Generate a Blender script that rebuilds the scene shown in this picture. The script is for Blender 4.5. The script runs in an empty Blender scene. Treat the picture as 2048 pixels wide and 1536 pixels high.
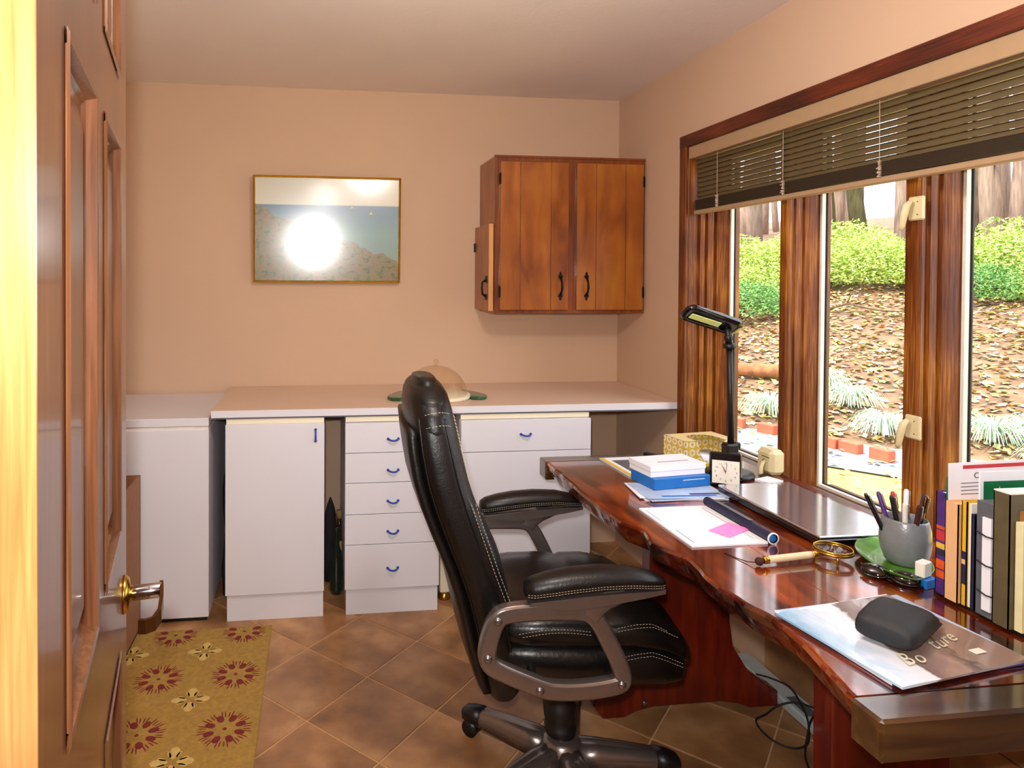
import bpy, math, random
from math import sin, cos, pi, radians
from mathutils import Vector, Matrix, noise as mn

random.seed(7)
SC = bpy.context.scene
COL = SC.collection

# ------------------------------------------------------------------ camera
F, CX, CY = 1326.72, 794.97, 577.66
YAW, PITCH, ROLL, EYE = 0.1224, 0.0141, 0.0048, 1.4504
cam = bpy.data.cameras.new('camera')
cam.sensor_width = 36.0
cam.lens = F / 2048 * 36
cam.shift_x = (1024 - CX) / 2048
cam.shift_y = (CY - 768) / 2048
cam.clip_start = 0.02
cam.clip_end = 400
cam_ob = bpy.data.objects.new('camera', cam)
COL.objects.link(cam_ob)
fw = Vector((sin(YAW) * cos(PITCH), cos(YAW) * cos(PITCH), -sin(PITCH)))
rt = Vector((cos(YAW), -sin(YAW), 0))
up = rt.cross(fw)
rt2 = rt * cos(ROLL) + up * sin(ROLL)
up2 = -rt * sin(ROLL) + up * cos(ROLL)
M = Matrix((rt2, up2, -fw)).transposed().to_4x4()
M.translation = Vector((0, 0, EYE))
cam_ob.matrix_world = M
SC.camera = cam_ob

# ------------------------------------------------------------------ view, world, lights
SC.view_settings.view_transform = 'Standard'
SC.view_settings.look = 'None'
SC.view_settings.gamma = 1.0
SC.view_settings.use_curve_mapping = False
SC.view_settings.exposure = 0.0
SKY_STRENGTH = 4.2
SUN_ENERGY = 10.0
FLASH_W = 34.0
ROOM_W = 40.0
HALL_W = 14.0

world = bpy.data.worlds.new('sky')
SC.world = world
world.use_nodes = True
wn = world.node_tree
bg = wn.nodes['Background']
bg.inputs[0].default_value = (0.86, 0.92, 1.0, 1)
bg.inputs[1].default_value = SKY_STRENGTH


def light(name, kind, loc, energy, color=(1, 1, 1), size=0.1, target=None, rot=None):
    l = bpy.data.lights.new(name, kind)
    l.energy = energy
    l.color = color
    if kind == 'AREA':
        l.shape = 'DISK'
        l.size = size
    elif kind == 'SUN':
        l.angle = size
    else:
        l.shadow_soft_size = size
    o = bpy.data.objects.new(name, l)
    o.location = loc
    if target is not None:
        o.rotation_euler = (Vector(target) - Vector(loc)).to_track_quat('-Z', 'Y').to_euler()
    COL.objects.link(o)
    return o


light('sun', 'SUN', (0, 0, 30), SUN_ENERGY, (1.0, 0.93, 0.80), 0.02, target=(14, 4, 0))
light('camera_flash', 'AREA', (-0.03, 0.0, EYE + 0.085), FLASH_W, (1.0, 0.97, 0.95), 0.06, target=(0.42, 3.4, 1.25))
light('room_fill', 'POINT', (0.45, 1.25, 2.19), ROOM_W, (1.0, 0.93, 0.87), 0.09)  # unseen source added as ambient fill for the office
light('hall_fill', 'POINT', (0.1, -0.9, 2.10), HALL_W, (1.0, 0.93, 0.87), 0.09)  # added behind the camera, out of view, as extra fill


# ------------------------------------------------------------------ helpers
def lin(h):
    if not isinstance(h, str):
        return tuple(h) + (1,) if len(h) == 3 else tuple(h)
    h = h.lstrip('#')
    c = [int(h[i:i + 2], 16) / 255 for i in (0, 2, 4)]
    return tuple((x / 12.92 if x <= 0.04045 else ((x + 0.055) / 1.055) ** 2.4) for x in c) + (1,)


MATS = {}


def newmat(name):
    m = bpy.data.materials.new(name)
    m.use_nodes = True
    b = m.node_tree.nodes['Principled BSDF']
    MATS[name] = m
    return m, m.node_tree, b


def simple(name, col, rough=0.5, metal=0.0, coat=0.0, noise=0.06, nscale=30, bump=0.0, bscale=200, trans=0.0, spec=None, stretch=(1, 1, 1)):
    """plain paint / plastic / metal with a light procedural mottling"""
    m, nt, b = newmat(name)
    c = lin(col)
    tc = nt.nodes.new('ShaderNodeTexCoord')
    mp = nt.nodes.new('ShaderNodeMapping')
    mp.inputs['Scale'].default_value = stretch
    nt.links.new(tc.outputs['Object'], mp.inputs[0])
    n = nt.nodes.new('ShaderNodeTexNoise')
    n.inputs['Scale'].default_value = nscale
    n.inputs['Detail'].default_value = 3
    nt.links.new(mp.outputs[0], n.inputs['Vector'])
    r = nt.nodes.new('ShaderNodeValToRGB')
    r.color_ramp.elements[0].position = 0.3
    r.color_ramp.elements[1].position = 0.7
    r.color_ramp.elements[0].color = tuple(max(0, x * (1 - noise)) for x in c[:3]) + (1,)
    r.color_ramp.elements[1].color = tuple(min(1, x * (1 + noise)) for x in c[:3]) + (1,)
    nt.links.new(n.outputs[0], r.inputs[0])
    nt.links.new(r.outputs[0], b.inputs['Base Color'])
    b.inputs['Roughness'].default_value = rough
    b.inputs['Metallic'].default_value = metal
    b.inputs['Coat Weight'].default_value = coat
    b.inputs['Coat Roughness'].default_value = 0.06
    b.inputs['Transmission Weight'].default_value = trans
    if spec is not None:
        b.inputs['Specular IOR Level'].default_value = spec
    if bump:
        n2 = nt.nodes.new('ShaderNodeTexNoise')
        n2.inputs['Scale'].default_value = bscale
        n2.inputs['Detail'].default_value = 4
        nt.links.new(mp.outputs[0], n2.inputs['Vector'])
        bp = nt.nodes.new('ShaderNodeBump')
        bp.inputs['Strength'].default_value = bump
        bp.inputs['Distance'].default_value = 0.002
        nt.links.new(n2.outputs[0], bp.inputs['Height'])
        nt.links.new(bp.outputs[0], b.inputs['Normal'])
    return m


def wood(name, dark, mid, light_, axis='Z', rough=0.3, coat=0.3, scale=6, stretch=14, contrast=(0.3, 0.52, 0.75), bump=0.05, coat_rough=0.08):
    m, nt, b = newmat(name)
    tc = nt.nodes.new('ShaderNodeTexCoord')
    mp = nt.nodes.new('ShaderNodeMapping')
    s = [stretch, stretch, stretch]
    s['XYZ'.index(axis)] = 1.0
    mp.inputs['Scale'].default_value = s
    nt.links.new(tc.outputs['Object'], mp.inputs[0])
    n = nt.nodes.new('ShaderNodeTexNoise')
    n.inputs['Scale'].default_value = scale
    n.inputs['Detail'].default_value = 6
    n.inputs['Distortion'].default_value = 0.6
    nt.links.new(mp.outputs[0], n.inputs['Vector'])
    big = nt.nodes.new('ShaderNodeTexNoise')
    big.inputs['Scale'].default_value = 3.0
    nt.links.new(tc.outputs['Object'], big.inputs['Vector'])
    mx = nt.nodes.new('ShaderNodeMath')
    mx.operation = 'MULTIPLY_ADD'
    mx.inputs[1].default_value = 0.5
    nt.links.new(n.outputs[0], mx.inputs[0])
    sc2 = nt.nodes.new('ShaderNodeMath')
    sc2.operation = 'MULTIPLY'
    sc2.inputs[1].default_value = 0.5
    nt.links.new(big.outputs[0], sc2.inputs[0])
    nt.links.new(sc2.outputs[0], mx.inputs[2])
    r = nt.nodes.new('ShaderNodeValToRGB')
    r.color_ramp.elements[0].position = contrast[0]
    r.color_ramp.elements[0].color = lin(dark)
    r.color_ramp.elements[1].position = contrast[2]
    r.color_ramp.elements[1].color = lin(light_)
    e = r.color_ramp.elements.new(contrast[1])
    e.color = lin(mid)
    nt.links.new(mx.outputs[0], r.inputs[0])
    nt.links.new(r.outputs[0], b.inputs['Base Color'])
    b.inputs['Roughness'].default_value = rough
    b.inputs['Coat Weight'].default_value = coat
    b.inputs['Coat Roughness'].default_value = coat_rough
    if bump:
        bp = nt.nodes.new('ShaderNodeBump')
        bp.inputs['Strength'].default_value = bump
        bp.inputs['Distance'].default_value = 0.002
        nt.links.new(n.outputs[0], bp.inputs['Height'])
        nt.links.new(bp.outputs[0], b.inputs['Normal'])
    return m


def island_mat(name, cols, rough=0.7, trans=0.0, source='Random Per Island'):
    m, nt, b = newmat(name)
    g = nt.nodes.new('ShaderNodeNewGeometry') if source == 'Random Per Island' else nt.nodes.new('ShaderNodeObjectInfo')
    out = g.outputs['Random Per Island'] if source == 'Random Per Island' else g.outputs['Random']
    r = nt.nodes.new('ShaderNodeValToRGB')
    r.color_ramp.elements[0].color = lin(cols[0])
    r.color_ramp.elements[1].color = lin(cols[-1])
    for i, c in enumerate(cols[1:-1], 1):
        e = r.color_ramp.elements.new(i / (len(cols) - 1))
        e.color = lin(c)
    nt.links.new(out, r.inputs[0])
    nt.links.new(r.outputs[0], b.inputs['Base Color'])
    b.inputs['Roughness'].default_value = rough
    b.inputs['Specular IOR Level'].default_value = 0.2
    return m


class MB:
    """collects geometry for ONE mesh object"""

    def __init__(s):
        s.v, s.f, s.sm = [], [], []

    def add(s, vs, fs, smooth=False, mat=None):
        o = len(s.v)
        for p in vs:
            p = Vector(p)
            if mat is not None:
                p = mat @ p
            s.v.append(tuple(p))
        for f in fs:
            s.f.append(tuple(i + o for i in f))
            s.sm.append(smooth)
        return s

    def box(s, x0, x1, y0, y1, z0, z1, mat=None, ch=0.0):
        if ch <= 0:
            vs = [(x, y, z) for z in (z0, z1) for y in (y0, y1) for x in (x0, x1)]
            fs = [(0, 2, 3, 1), (4, 5, 7, 6), (0, 1, 5, 4), (2, 6, 7, 3), (0, 4, 6, 2), (1, 3, 7, 5)]
            return s.add(vs, fs, False, mat)
        c = min(ch, abs(x1 - x0) / 2.01, abs(y1 - y0) / 2.01, abs(z1 - z0) / 2.01)
        vs, idx = [], {}
        for i, x in enumerate((x0, x1)):
            for j, y in enumerate((y0, y1)):
                for k, z in enumerate((z0, z1)):
                    sx, sy, sz = (1 if i == 0 else -1), (1 if j == 0 else -1), (1 if k == 0 else -1)
                    idx[i, j, k, 'x'] = len(vs); vs.append((x, y + sy * c, z + sz * c))
                    idx[i, j, k, 'y'] = len(vs); vs.append((x + sx * c, y, z + sz * c))
                    idx[i, j, k, 'z'] = len(vs); vs.append((x + sx * c, y + sy * c, z))
        fs = []
        I = idx
        for i in (0, 1):
            q = [I[i, 0, 0, 'x'], I[i, 1, 0, 'x'], I[i, 1, 1, 'x'], I[i, 0, 1, 'x']]
            fs.append(q if i else q[::-1])
            q = [I[0, i, 0, 'y'], I[1, i, 0, 'y'], I[1, i, 1, 'y'], I[0, i, 1, 'y']]
            fs.append(q if not i else q[::-1])
            q = [I[0, 0, i, 'z'], I[1, 0, i, 'z'], I[1, 1, i, 'z'], I[0, 1, i, 'z']]
            fs.append(q if i else q[::-1])
        for a in (0, 1):
            for b_ in (0, 1):
                fs.append([I[0, a, b_, 'y'], I[1, a, b_, 'y'], I[1, a, b_, 'z'], I[0, a, b_, 'z']])
                fs.append([I[a, 0, b_, 'x'], I[a, 1, b_, 'x'], I[a, 1, b_, 'z'], I[a, 0, b_, 'z']])
                fs.append([I[a, b_, 0, 'x'], I[a, b_, 1, 'x'], I[a, b_, 1, 'y'], I[a, b_, 0, 'y']])
                for c_ in (0, 1):
                    fs.append([I[a, b_, c_, 'x'], I[a, b_, c_, 'y'], I[a, b_, c_, 'z']])
        return s.add(vs, fs, False, mat)

    def rings(s, rings, closed=True, cap=True, smooth=True, loop=False, mat=None):
        """loft through a list of equal-length point rings"""
        n = len(rings[0])
        vs = [p for r in rings for p in r]
        fs = []
        m = len(rings)
        for i in range(m if loop else m - 1):
            a, b_ = i * n, ((i + 1) % m) * n
            for j in range(n if closed else n - 1):
                k = (j + 1) % n
                fs.append((a + j, a + k, b_ + k, b_ + j))
        if cap and not loop and closed:
            fs.append(tuple(range(n))[::-1])
            fs.append(tuple(range((m - 1) * n, m * n)))
        return s.add(vs, fs, smooth, mat)

    def cyl(s, p0, p1, r0, r1=None, n=16, cap=True, smooth=True, mat=None):
        r1 = r0 if r1 is None else r1
        p0, p1 = Vector(p0), Vector(p1)
        d = (p1 - p0).normalized()
        a = d.orthogonal().normalized()
        b_ = d.cross(a)
        R = [[p + (a * cos(2 * pi * i / n) + b_ * sin(2 * pi * i / n)) * r for i in range(n)] for p, r in ((p0, r0), (p1, r1))]
        return s.rings(R, cap=cap, smooth=smooth, mat=mat)

    def tube(s, pts, r, n=8, loop=False, smooth=True, mat=None, cap=True, up=None, section=None):
        """sweep a circle (or a given 2D section) along a polyline"""
        pts = [Vector(p) for p in pts]
        m = len(pts)
        R = []
        nrm = None
        for i in range(m):
            if loop:
                t = (pts[(i + 1) % m] - pts[i - 1]).normalized()
            else:
                t = (pts[min(i + 1, m - 1)] - pts[max(i - 1, 0)]).normalized()
            if up is not None:
                nrm = Vector(up)
                nrm = (nrm - t * nrm.dot(t)).normalized()
            elif nrm is None:
                nrm = t.orthogonal().normalized()
            else:
                nrm = (nrm - t * nrm.dot(t)).normalized()
            bi = t.cross(nrm)
            rr = r[i] if isinstance(r, (list, tuple)) else r
            if section:
                R.append([pts[i] + nrm * (q[0] * rr) + bi * (q[1] * rr) for q in section])
            else:
                R.append([pts[i] + (nrm * cos(2 * pi * k / n) + bi * sin(2 * pi * k / n)) * rr for k in range(n)])
        return s.rings(R, loop=loop, cap=cap, smooth=smooth, mat=mat)

    def lathe(s, prof, n=24, c=(0, 0, 0), axis='Z', smooth=True, mat=None, cap=True):
        c = Vector(c)
        R = []
        for r, z in prof:
            ring = []
            for i in range(n):
                a = 2 * pi * i / n
                if axis == 'Z':
                    ring.append(c + Vector((r * cos(a), r * sin(a), z)))
                elif axis == 'Y':
                    ring.append(c + Vector((r * cos(a), z, -r * sin(a))))
                else:
                    ring.append(c + Vector((z, r * cos(a), r * sin(a))))
            R.append(ring)
        return s.rings(R, cap=cap, smooth=smooth, mat=mat)

    def prism(s, poly, axis, a0, a1, smooth=False, mat=None):
        """extrude a 2D polygon along an axis; poly in the other two axes order"""
        def P(p, a):
            return {'X': (a, p[0], p[1]), 'Y': (p[0], a, p[1]), 'Z': (p[0], p[1], a)}[axis]
        n = len(poly)
        vs = [P(p, a0) for p in poly] + [P(p, a1) for p in poly]
        fs = [(i, (i + 1) % n, n + (i + 1) % n, n + i) for i in range(n)]
        fs += [tuple(range(n))[::-1], tuple(range(n, 2 * n))]
        return s.add(vs, fs, smooth, mat)

    def ball(s, c, r, n=12, sq=(1, 1, 1), mat=None):
        R = []
        c = Vector(c)
        for i in range(1, n // 2 * 2):
            th = pi * i / (n // 2 * 2)
            R.append([c + Vector((r * sq[0] * sin(th) * cos(2 * pi * k / n), r * sq[1] * sin(th) * sin(2 * pi * k / n), -r * sq[2] * cos(th))) for k in range(n)])
        return s.rings(R, mat=mat)

    def build(s, name, mat, parent=None, world=False, bevel=0.0, sub=0, kind=None, label=None, flip=True):
        me = bpy.data.meshes.new(name)
        vs = s.v
        if world and parent is not None:
            o = Vector((0, 0, 0))
            p = parent
            while p is not None:
                o += p.location
                p = p.parent
            vs = [(v[0] - o.x, v[1] - o.y, v[2] - o.z) for v in vs]
        me.from_pydata(vs, [], s.f)
        me.polygons.foreach_set('use_smooth', s.sm)
        if flip and len(s.f) < 60000:
            import bmesh
            bm = bmesh.new()
            bm.from_mesh(me)
            bmesh.ops.recalc_face_normals(bm, faces=bm.faces)
            bm.to_mesh(me)
            bm.free()
        if isinstance(mat, str):
            mat = MATS[mat]
        me.materials.append(mat)
        ob = bpy.data.objects.new(name, me)
        COL.objects.link(ob)
        if parent is not None:
            ob.parent = parent
        if bevel:
            b = ob.modifiers.new('bevel', 'BEVEL')
            b.width = bevel
            b.segments = 2
            b.limit_method = 'ANGLE'
        if sub:
            b = ob.modifiers.new('sub', 'SUBSURF')
            b.levels = b.render_levels = sub
        if kind:
            ob['kind'] = kind
        if label:
            ob['label'] = label
        return ob


def tag(o, label, cat, group=None, kind=None):
    o['label'] = label
    o['category'] = cat
    if group:
        o['group'] = group
    if kind:
        o['kind'] = kind
    return o


def thing(name, label, cat, loc=(0, 0, 0), rz=0.0, group=None, kind=None, rot=None):
    o = bpy.data.objects.new(name, None)
    COL.objects.link(o)
    o.empty_display_size = 0.05
    o.location = loc
    o.rotation_euler = rot if rot else (0, 0, rz)
    return tag(o, label, cat, group, kind)


def struct(name, label=None):
    o = bpy.data.objects.new(name, None)
    COL.objects.link(o)
    o.empty_display_size = 0.05
    o['kind'] = 'structure'
    if label:
        o['label'] = label
    return o


def text(name, body, size, mat, parent, loc, rot=(0, 0, 0), ext=0.0004, align='CENTER', shear=0.0):
    c = bpy.data.curves.new(name, 'FONT')
    c.body = body
    c.size = size
    c.extrude = ext
    c.align_x = align
    c.align_y = 'CENTER'
    c.shear = shear
    c.materials.append(MATS[mat])
    tmp = bpy.data.objects.new(name + '_curve', c)
    me = bpy.data.meshes.new_from_object(tmp)
    bpy.data.objects.remove(tmp)
    o = bpy.data.objects.new(name, me)
    COL.objects.link(o)
    o.parent = parent
    o.location = loc
    o.rotation_euler = rot
    return o


def B(*a, **k):
    return MB().box(*a, **k)


# ------------------------------------------------------------------ materials
simple('wall_paint', '#c9a98d', 0.85, noise=0.02, nscale=3, bump=0.15, bscale=120)
simple('ceiling_paint', '#e6d9d2', 0.9, noise=0.03, nscale=2, bump=0.3, bscale=60)
simple('white_laminate', '#dcdae0', 0.42, noise=0.012, nscale=4)
simple('cream_laminate', '#e6dcc0', 0.45, noise=0.02, nscale=4)
simple('counter_reflect_tan', '#d9bda6', 0.38, noise=0.015, nscale=5)  # tan puts the wall's reflection into the white counter's base colour
simple('blue_plastic', '#1a3a9c', 0.3, coat=0.3)
simple('dark_shadow_board', '#2a2420', 0.8)
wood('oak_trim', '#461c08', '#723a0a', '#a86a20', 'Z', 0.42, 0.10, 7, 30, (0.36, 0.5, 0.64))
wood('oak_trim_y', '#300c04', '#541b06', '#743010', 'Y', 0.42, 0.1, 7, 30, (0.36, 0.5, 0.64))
wood('door_wood', '#402413', '#5a351f', '#724729', 'Z', 0.28, 0.4, 6, 28, (0.34, 0.5, 0.66))
wood('door_edge_wood', '#6a3c1c', '#86562e', '#9c6a3e', 'Z', 0.22, 0.7, 6, 30, (0.34, 0.5, 0.66))
wood('cabinet_wood', '#6e330b', '#985318', '#ae6c22', 'Z', 0.34, 0.25, 3, 4, (0.34, 0.5, 0.66))
wood('cabinet_edge_wood', '#562409', '#73350d', '#8a4616', 'Z', 0.35, 0.25, 5, 18, (0.34, 0.5, 0.66))
wood('pale_wood', '#b5763a', '#cf9354', '#deaa70', 'Z', 0.4, 0.1, 6, 24)
wood('desk_wood', '#200602', '#5c1c06', '#a4480f', 'Y', 0.2, 1.0, 4.2, 4.5, (0.40, 0.50, 0.62), bump=0.03, coat_rough=0.07)
wood('desk_cap_wood', '#1c0d04', '#3e2410', '#5e421e', 'X', 0.26, 0.7, 4, 9, (0.34, 0.5, 0.66), coat_rough=0.1)
wood('desk_leg_wood', '#3a0a04', '#5e1408', '#7c2410', 'Z', 0.3, 0.5, 4, 8, (0.34, 0.5, 0.66))
MATS['desk_wood'].node_tree.nodes['Principled BSDF'].inputs['Coat IOR'].default_value = 2.0
MATS['desk_wood'].node_tree.nodes['Principled BSDF'].inputs['Specular IOR Level'].default_value = 0.2
MATS['desk_cap_wood'].node_tree.nodes['Principled BSDF'].inputs['Coat IOR'].default_value = 1.8
MATS['oak_trim'].node_tree.nodes['Principled BSDF'].inputs['Specular IOR Level'].default_value = 0.25
simple('black_iron', '#15110e', 0.45, 0.6, bump=0.3, bscale=80)
simple('brass', '#c8a046', 0.2, 1.0)
simple('gold_frame', '#e4bc48', 0.26, 1.0, noise=0.1, nscale=12)
simple('chrome', '#c9c9cf', 0.12, 1.0)
simple('bronze', '#6a4420', 0.2, 0.9)
simple('leather', '#0d0a09', 0.40, noise=0.15, nscale=25, bump=0.35, bscale=180, coat=0.05, spec=0.4)
simple('leather_seat', '#0b0908', 0.34, noise=0.15, nscale=25, bump=0.45, bscale=90, coat=0.1, spec=0.4)
simple('thread', '#b9ab97', 0.7)
simple('pewter', '#857a75', 0.27, 0.8, noise=0.05)
simple('bolt_metal', '#8b8583', 0.25, 0.9)
simple('black_plastic', '#0f0e0f', 0.42)
simple('gloss_black', '#0a0a0d', 0.12, coat=0.6)
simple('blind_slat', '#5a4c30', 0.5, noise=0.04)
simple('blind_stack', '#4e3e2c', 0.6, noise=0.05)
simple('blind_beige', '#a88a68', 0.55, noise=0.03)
simple('cord_white', '#d0b9a0', 0.8)
simple('cream_plastic', '#d9ca9e', 0.4)
simple('gasket_white', '#e5ded0', 0.5)
simple('gasket_dark', '#1c1a1a', 0.6)
simple('paper', '#e9e8ee', 0.65, noise=0.01)
simple('paper_blue', '#a9bcd8', 0.5, noise=0.2, nscale=9)
simple('paper_ink', '#55525a', 0.6)
simple('paper_pink', '#f08ccf', 0.6)
simple('paper_red', '#c03038', 0.5)
simple('blue_box', '#1669b8', 0.4)
simple('yellow_box', '#dcb63c', 0.5)
simple('silver_lid', '#d8dbe2', 0.12, 0.9, noise=0.02)
simple('glass_frost', '#77797b', 0.28, noise=0.08, nscale=20, bump=0.4, bscale=150, coat=0.3)
simple('green_glaze', '#4a8020', 0.3, noise=0.45, nscale=22, coat=0.4)
simple('green_plastic', '#0b4a25', 0.25, noise=0.2, nscale=18, coat=0.5)
simple('ivory', '#e0c9a0', 0.35)
simple('dark_lens', '#120706', 0.08, coat=0.8)
simple('tassel', '#3c0d0a', 0.8)
simple('case_black', '#1b1c20', 0.6, bump=0.4, bscale=400)
simple('cardboard', '#9a6a4a', 0.8)
simple('dark_cloth', '#1c0f14', 0.85, noise=0.3, nscale=14)
simple('bottle_green', '#0a1f12', 0.12, coat=0.8)
simple('amber_glass', '#3a1c0a', 0.15, coat=0.6)
simple('label_paper', '#a0824c', 0.7)
simple('brick_red', '#b4553a', 0.85, noise=0.2, nscale=8)
simple('soil', '#70553e', 0.95, noise=0.45, nscale=5)
simple('asphalt', '#6b7076', 0.9, noise=0.15, nscale=4)
simple('near_ground', '#b39a50', 0.95, noise=0.25, nscale=3)
simple('bark', '#54422f', 0.95, noise=0.4, nscale=6, stretch=(4, 4, 0.6))
simple('bark_pale', '#8a7464', 0.95, noise=0.3, nscale=5, stretch=(4, 4, 0.6))
simple('bark_green', '#4c4828', 0.95, noise=0.4, nscale=6, stretch=(4, 4, 0.6))
simple('log_orange', '#8a5c3a', 0.95, noise=0.4, nscale=9, bump=0.6, bscale=30)
simple('white_box_plastic', '#bcc6c4', 0.5)
simple('purple_book', '#4a2870', 0.4, noise=0.4, nscale=30)
simple('orange_spine', '#d0501c', 0.4, noise=0.3, nscale=50)
simple('peach_folder', '#e0ae7c', 0.6, noise=0.03)
simple('yellow_folder', '#d9ad1c', 0.5, noise=0.05)
simple('navy', '#20223e', 0.5, noise=0.3, nscale=40)
simple('grey_cover', '#5a5c60', 0.5, noise=0.1)
simple('olive_cover', '#5a4e34', 0.5, noise=0.15)
simple('ochre_cover', '#9a6420', 0.5, noise=0.1)
simple('cream_page', '#e2d8a8', 0.6)
simple('green_cover', '#0d6a3c', 0.35, noise=0.1)
simple('lamp_silver', '#77726a', 0.3, 0.8)
simple('tube_glass', '#d6e08a', 0.2, coat=0.5)
simple('lettering_grey', '#c8c2a6', 0.5)
island_mat('leaf_litter', ['#7a5a3c', '#c9a05a', '#d8d08a', '#a0a850', '#e6d8b4', '#c07a48', '#b0c070'], 0.8)
island_mat('shrub_leaf', ['#6f9a38', '#a8c058', '#c2d074', '#8fa850', '#d2d688'], 0.6)
island_mat('shrub_leaf_dark', ['#3c6a34', '#6f9c4a', '#5a8a5a', '#8ab05a'], 0.6)
island_mat('blade_pale', ['#7cab84', '#cfe4c4', '#a0cfa4', '#eef4e4'], 0.6)
island_mat('twig', ['#9a7a60', '#c8a488', '#b48a70'], 0.9)

# glass: thin architectural pane
m, nt, b = newmat('window_glass')
b.inputs['Base Color'].default_value = (1, 1, 1, 1)
b.inputs['Roughness'].default_value = 0.0
b.inputs['IOR'].default_value = 1.45
tr = nt.nodes.new('ShaderNodeBsdfTransparent')
gl = nt.nodes.new('ShaderNodeBsdfGlossy')
gl.inputs['Roughness'].default_value = 0.0
fr = nt.nodes.new('ShaderNodeFresnel')
gg = nt.nodes.new('ShaderNodeNewGeometry')
iq = nt.nodes.new('ShaderNodeMath'); iq.operation = 'MULTIPLY_ADD'; iq.inputs[1].default_value = 0.8 - 1.25; iq.inputs[2].default_value = 1.25
nt.links.new(gg.outputs['Backfacing'], iq.inputs[0])
nt.links.new(iq.outputs[0], fr.inputs['IOR'])
ms = nt.nodes.new('ShaderNodeMixShader')
nt.links.new(fr.outputs[0], ms.inputs[0])
nt.links.new(tr.outputs[0], ms.inputs[1])
nt.links.new(gl.outputs[0], ms.inputs[2])
nt.links.new(ms.outputs[0], nt.nodes['Material Output'].inputs[0])
# tinted dome glass (amber tinge)
m, nt, b = newmat('dome_glass')
tr = nt.nodes.new('ShaderNodeBsdfTransparent')
tr.inputs[0].default_value = (0.965, 0.935, 0.87, 1)
gl = nt.nodes.new('ShaderNodeBsdfGlossy')
gl.inputs['Roughness'].default_value = 0.03
lw = nt.nodes.new('ShaderNodeFresnel')
gg = nt.nodes.new('ShaderNodeNewGeometry')
iq = nt.nodes.new('ShaderNodeMath'); iq.operation = 'MULTIPLY_ADD'; iq.inputs[1].default_value = 1 / 1.3 - 1.3; iq.inputs[2].default_value = 1.3
nt.links.new(gg.outputs['Backfacing'], iq.inputs[0])
nt.links.new(iq.outputs[0], lw.inputs['IOR'])
ms = nt.nodes.new('ShaderNodeMixShader')
nt.links.new(lw.outputs[0], ms.inputs[0])
nt.links.new(tr.outputs[0], ms.inputs[1])
nt.links.new(gl.outputs[0], ms.inputs[2])
nt.links.new(ms.outputs[0], nt.nodes['Material Output'].inputs[0])

# floor tile: mottled brown ceramic, each tile its own tone
m, nt, b = newmat('floor_tile')
tc = nt.nodes.new('ShaderNodeTexCoord')
oi = nt.nodes.new('ShaderNodeObjectInfo')
n1 = nt.nodes.new('ShaderNodeTexNoise'); n1.inputs['Scale'].default_value = 7; n1.inputs['Detail'].default_value = 4
va = nt.nodes.new('ShaderNodeVectorMath'); va.operation = 'ADD'
nt.links.new(tc.outputs['Object'], va.inputs[0])
cmb = nt.nodes.new('ShaderNodeVectorMath'); cmb.operation = 'SCALE'; cmb.inputs[0].default_value = (37, 19, 11)
nt.links.new(oi.outputs['Random'], cmb.inputs['Scale'])
nt.links.new(cmb.outputs[0], va.inputs[1])
nt.links.new(va.outputs[0], n1.inputs['Vector'])
r = nt.nodes.new('ShaderNodeValToRGB')
r.color_ramp.elements[0].position = 0.32; r.color_ramp.elements[0].color = lin('#7e5736')
r.color_ramp.elements[1].position = 0.7; r.color_ramp.elements[1].color = lin('#b6895c')
e = r.color_ramp.elements.new(0.5); e.color = lin('#9b6e45')
nt.links.new(n1.outputs[0], r.inputs[0])
hs = nt.nodes.new('ShaderNodeHueSaturation')
mm = nt.nodes.new('ShaderNodeMath'); mm.operation = 'MULTIPLY_ADD'; mm.inputs[1].default_value = 0.28; mm.inputs[2].default_value = 0.86
nt.links.new(oi.outputs['Random'], mm.inputs[0])
nt.links.new(mm.outputs[0], hs.inputs['Value'])
nt.links.new(r.outputs[0], hs.inputs['Color'])
nt.links.new(hs.outputs[0], b.inputs['Base Color'])
b.inputs['Roughness'].default_value = 0.38
bp = nt.nodes.new('ShaderNodeBump'); bp.inputs['Strength'].default_value = 0.15; bp.inputs['Distance'].default_value = 0.003
nt.links.new(n1.outputs[0], bp.inputs['Height']); nt.links.new(bp.outputs[0], b.inputs['Normal'])
simple('grout', '#c89e74', 0.9, noise=0.1)

# rug pile
simple('rug_pile', '#a5813a', 0.95, noise=0.16, nscale=60, bump=0.8, bscale=500)
simple('rug_red', '#74201c', 0.95, noise=0.2, nscale=90)
simple('rug_cream', '#c7a860', 0.95, noise=0.12, nscale=90)

# generic seascape print, painted from bands and noise
m, nt, b = newmat('seascape_print')
tc = nt.nodes.new('ShaderNodeTexCoord')
sp = nt.nodes.new('ShaderNodeSeparateXYZ')
nt.links.new(tc.outputs['Generated'], sp.inputs[0])


def ramp(stops, src, const=False):
    r = nt.nodes.new('ShaderNodeValToRGB')
    if const:
        r.color_ramp.interpolation = 'CONSTANT'
    els = r.color_ramp.elements
    els[0].position, els[0].color = stops[0][0], lin(stops[0][1])
    els[1].position, els[1].color = stops[-1][0], lin(stops[-1][1])
    for p, c in stops[1:-1]:
        e = els.new(p); e.color = lin(c)
    nt.links.new(src, r.inputs[0])
    return r


def mnode(op, a, b_=None, c=None):
    n = nt.nodes.new('ShaderNodeMath'); n.operation = op
    for i, q in enumerate((a, b_, c)):
        if q is None:
            continue
        if isinstance(q, (int, float)):
            n.inputs[i].default_value = q
        else:
            nt.links.new(q, n.inputs[i])
    return n.outputs[0]


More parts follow.
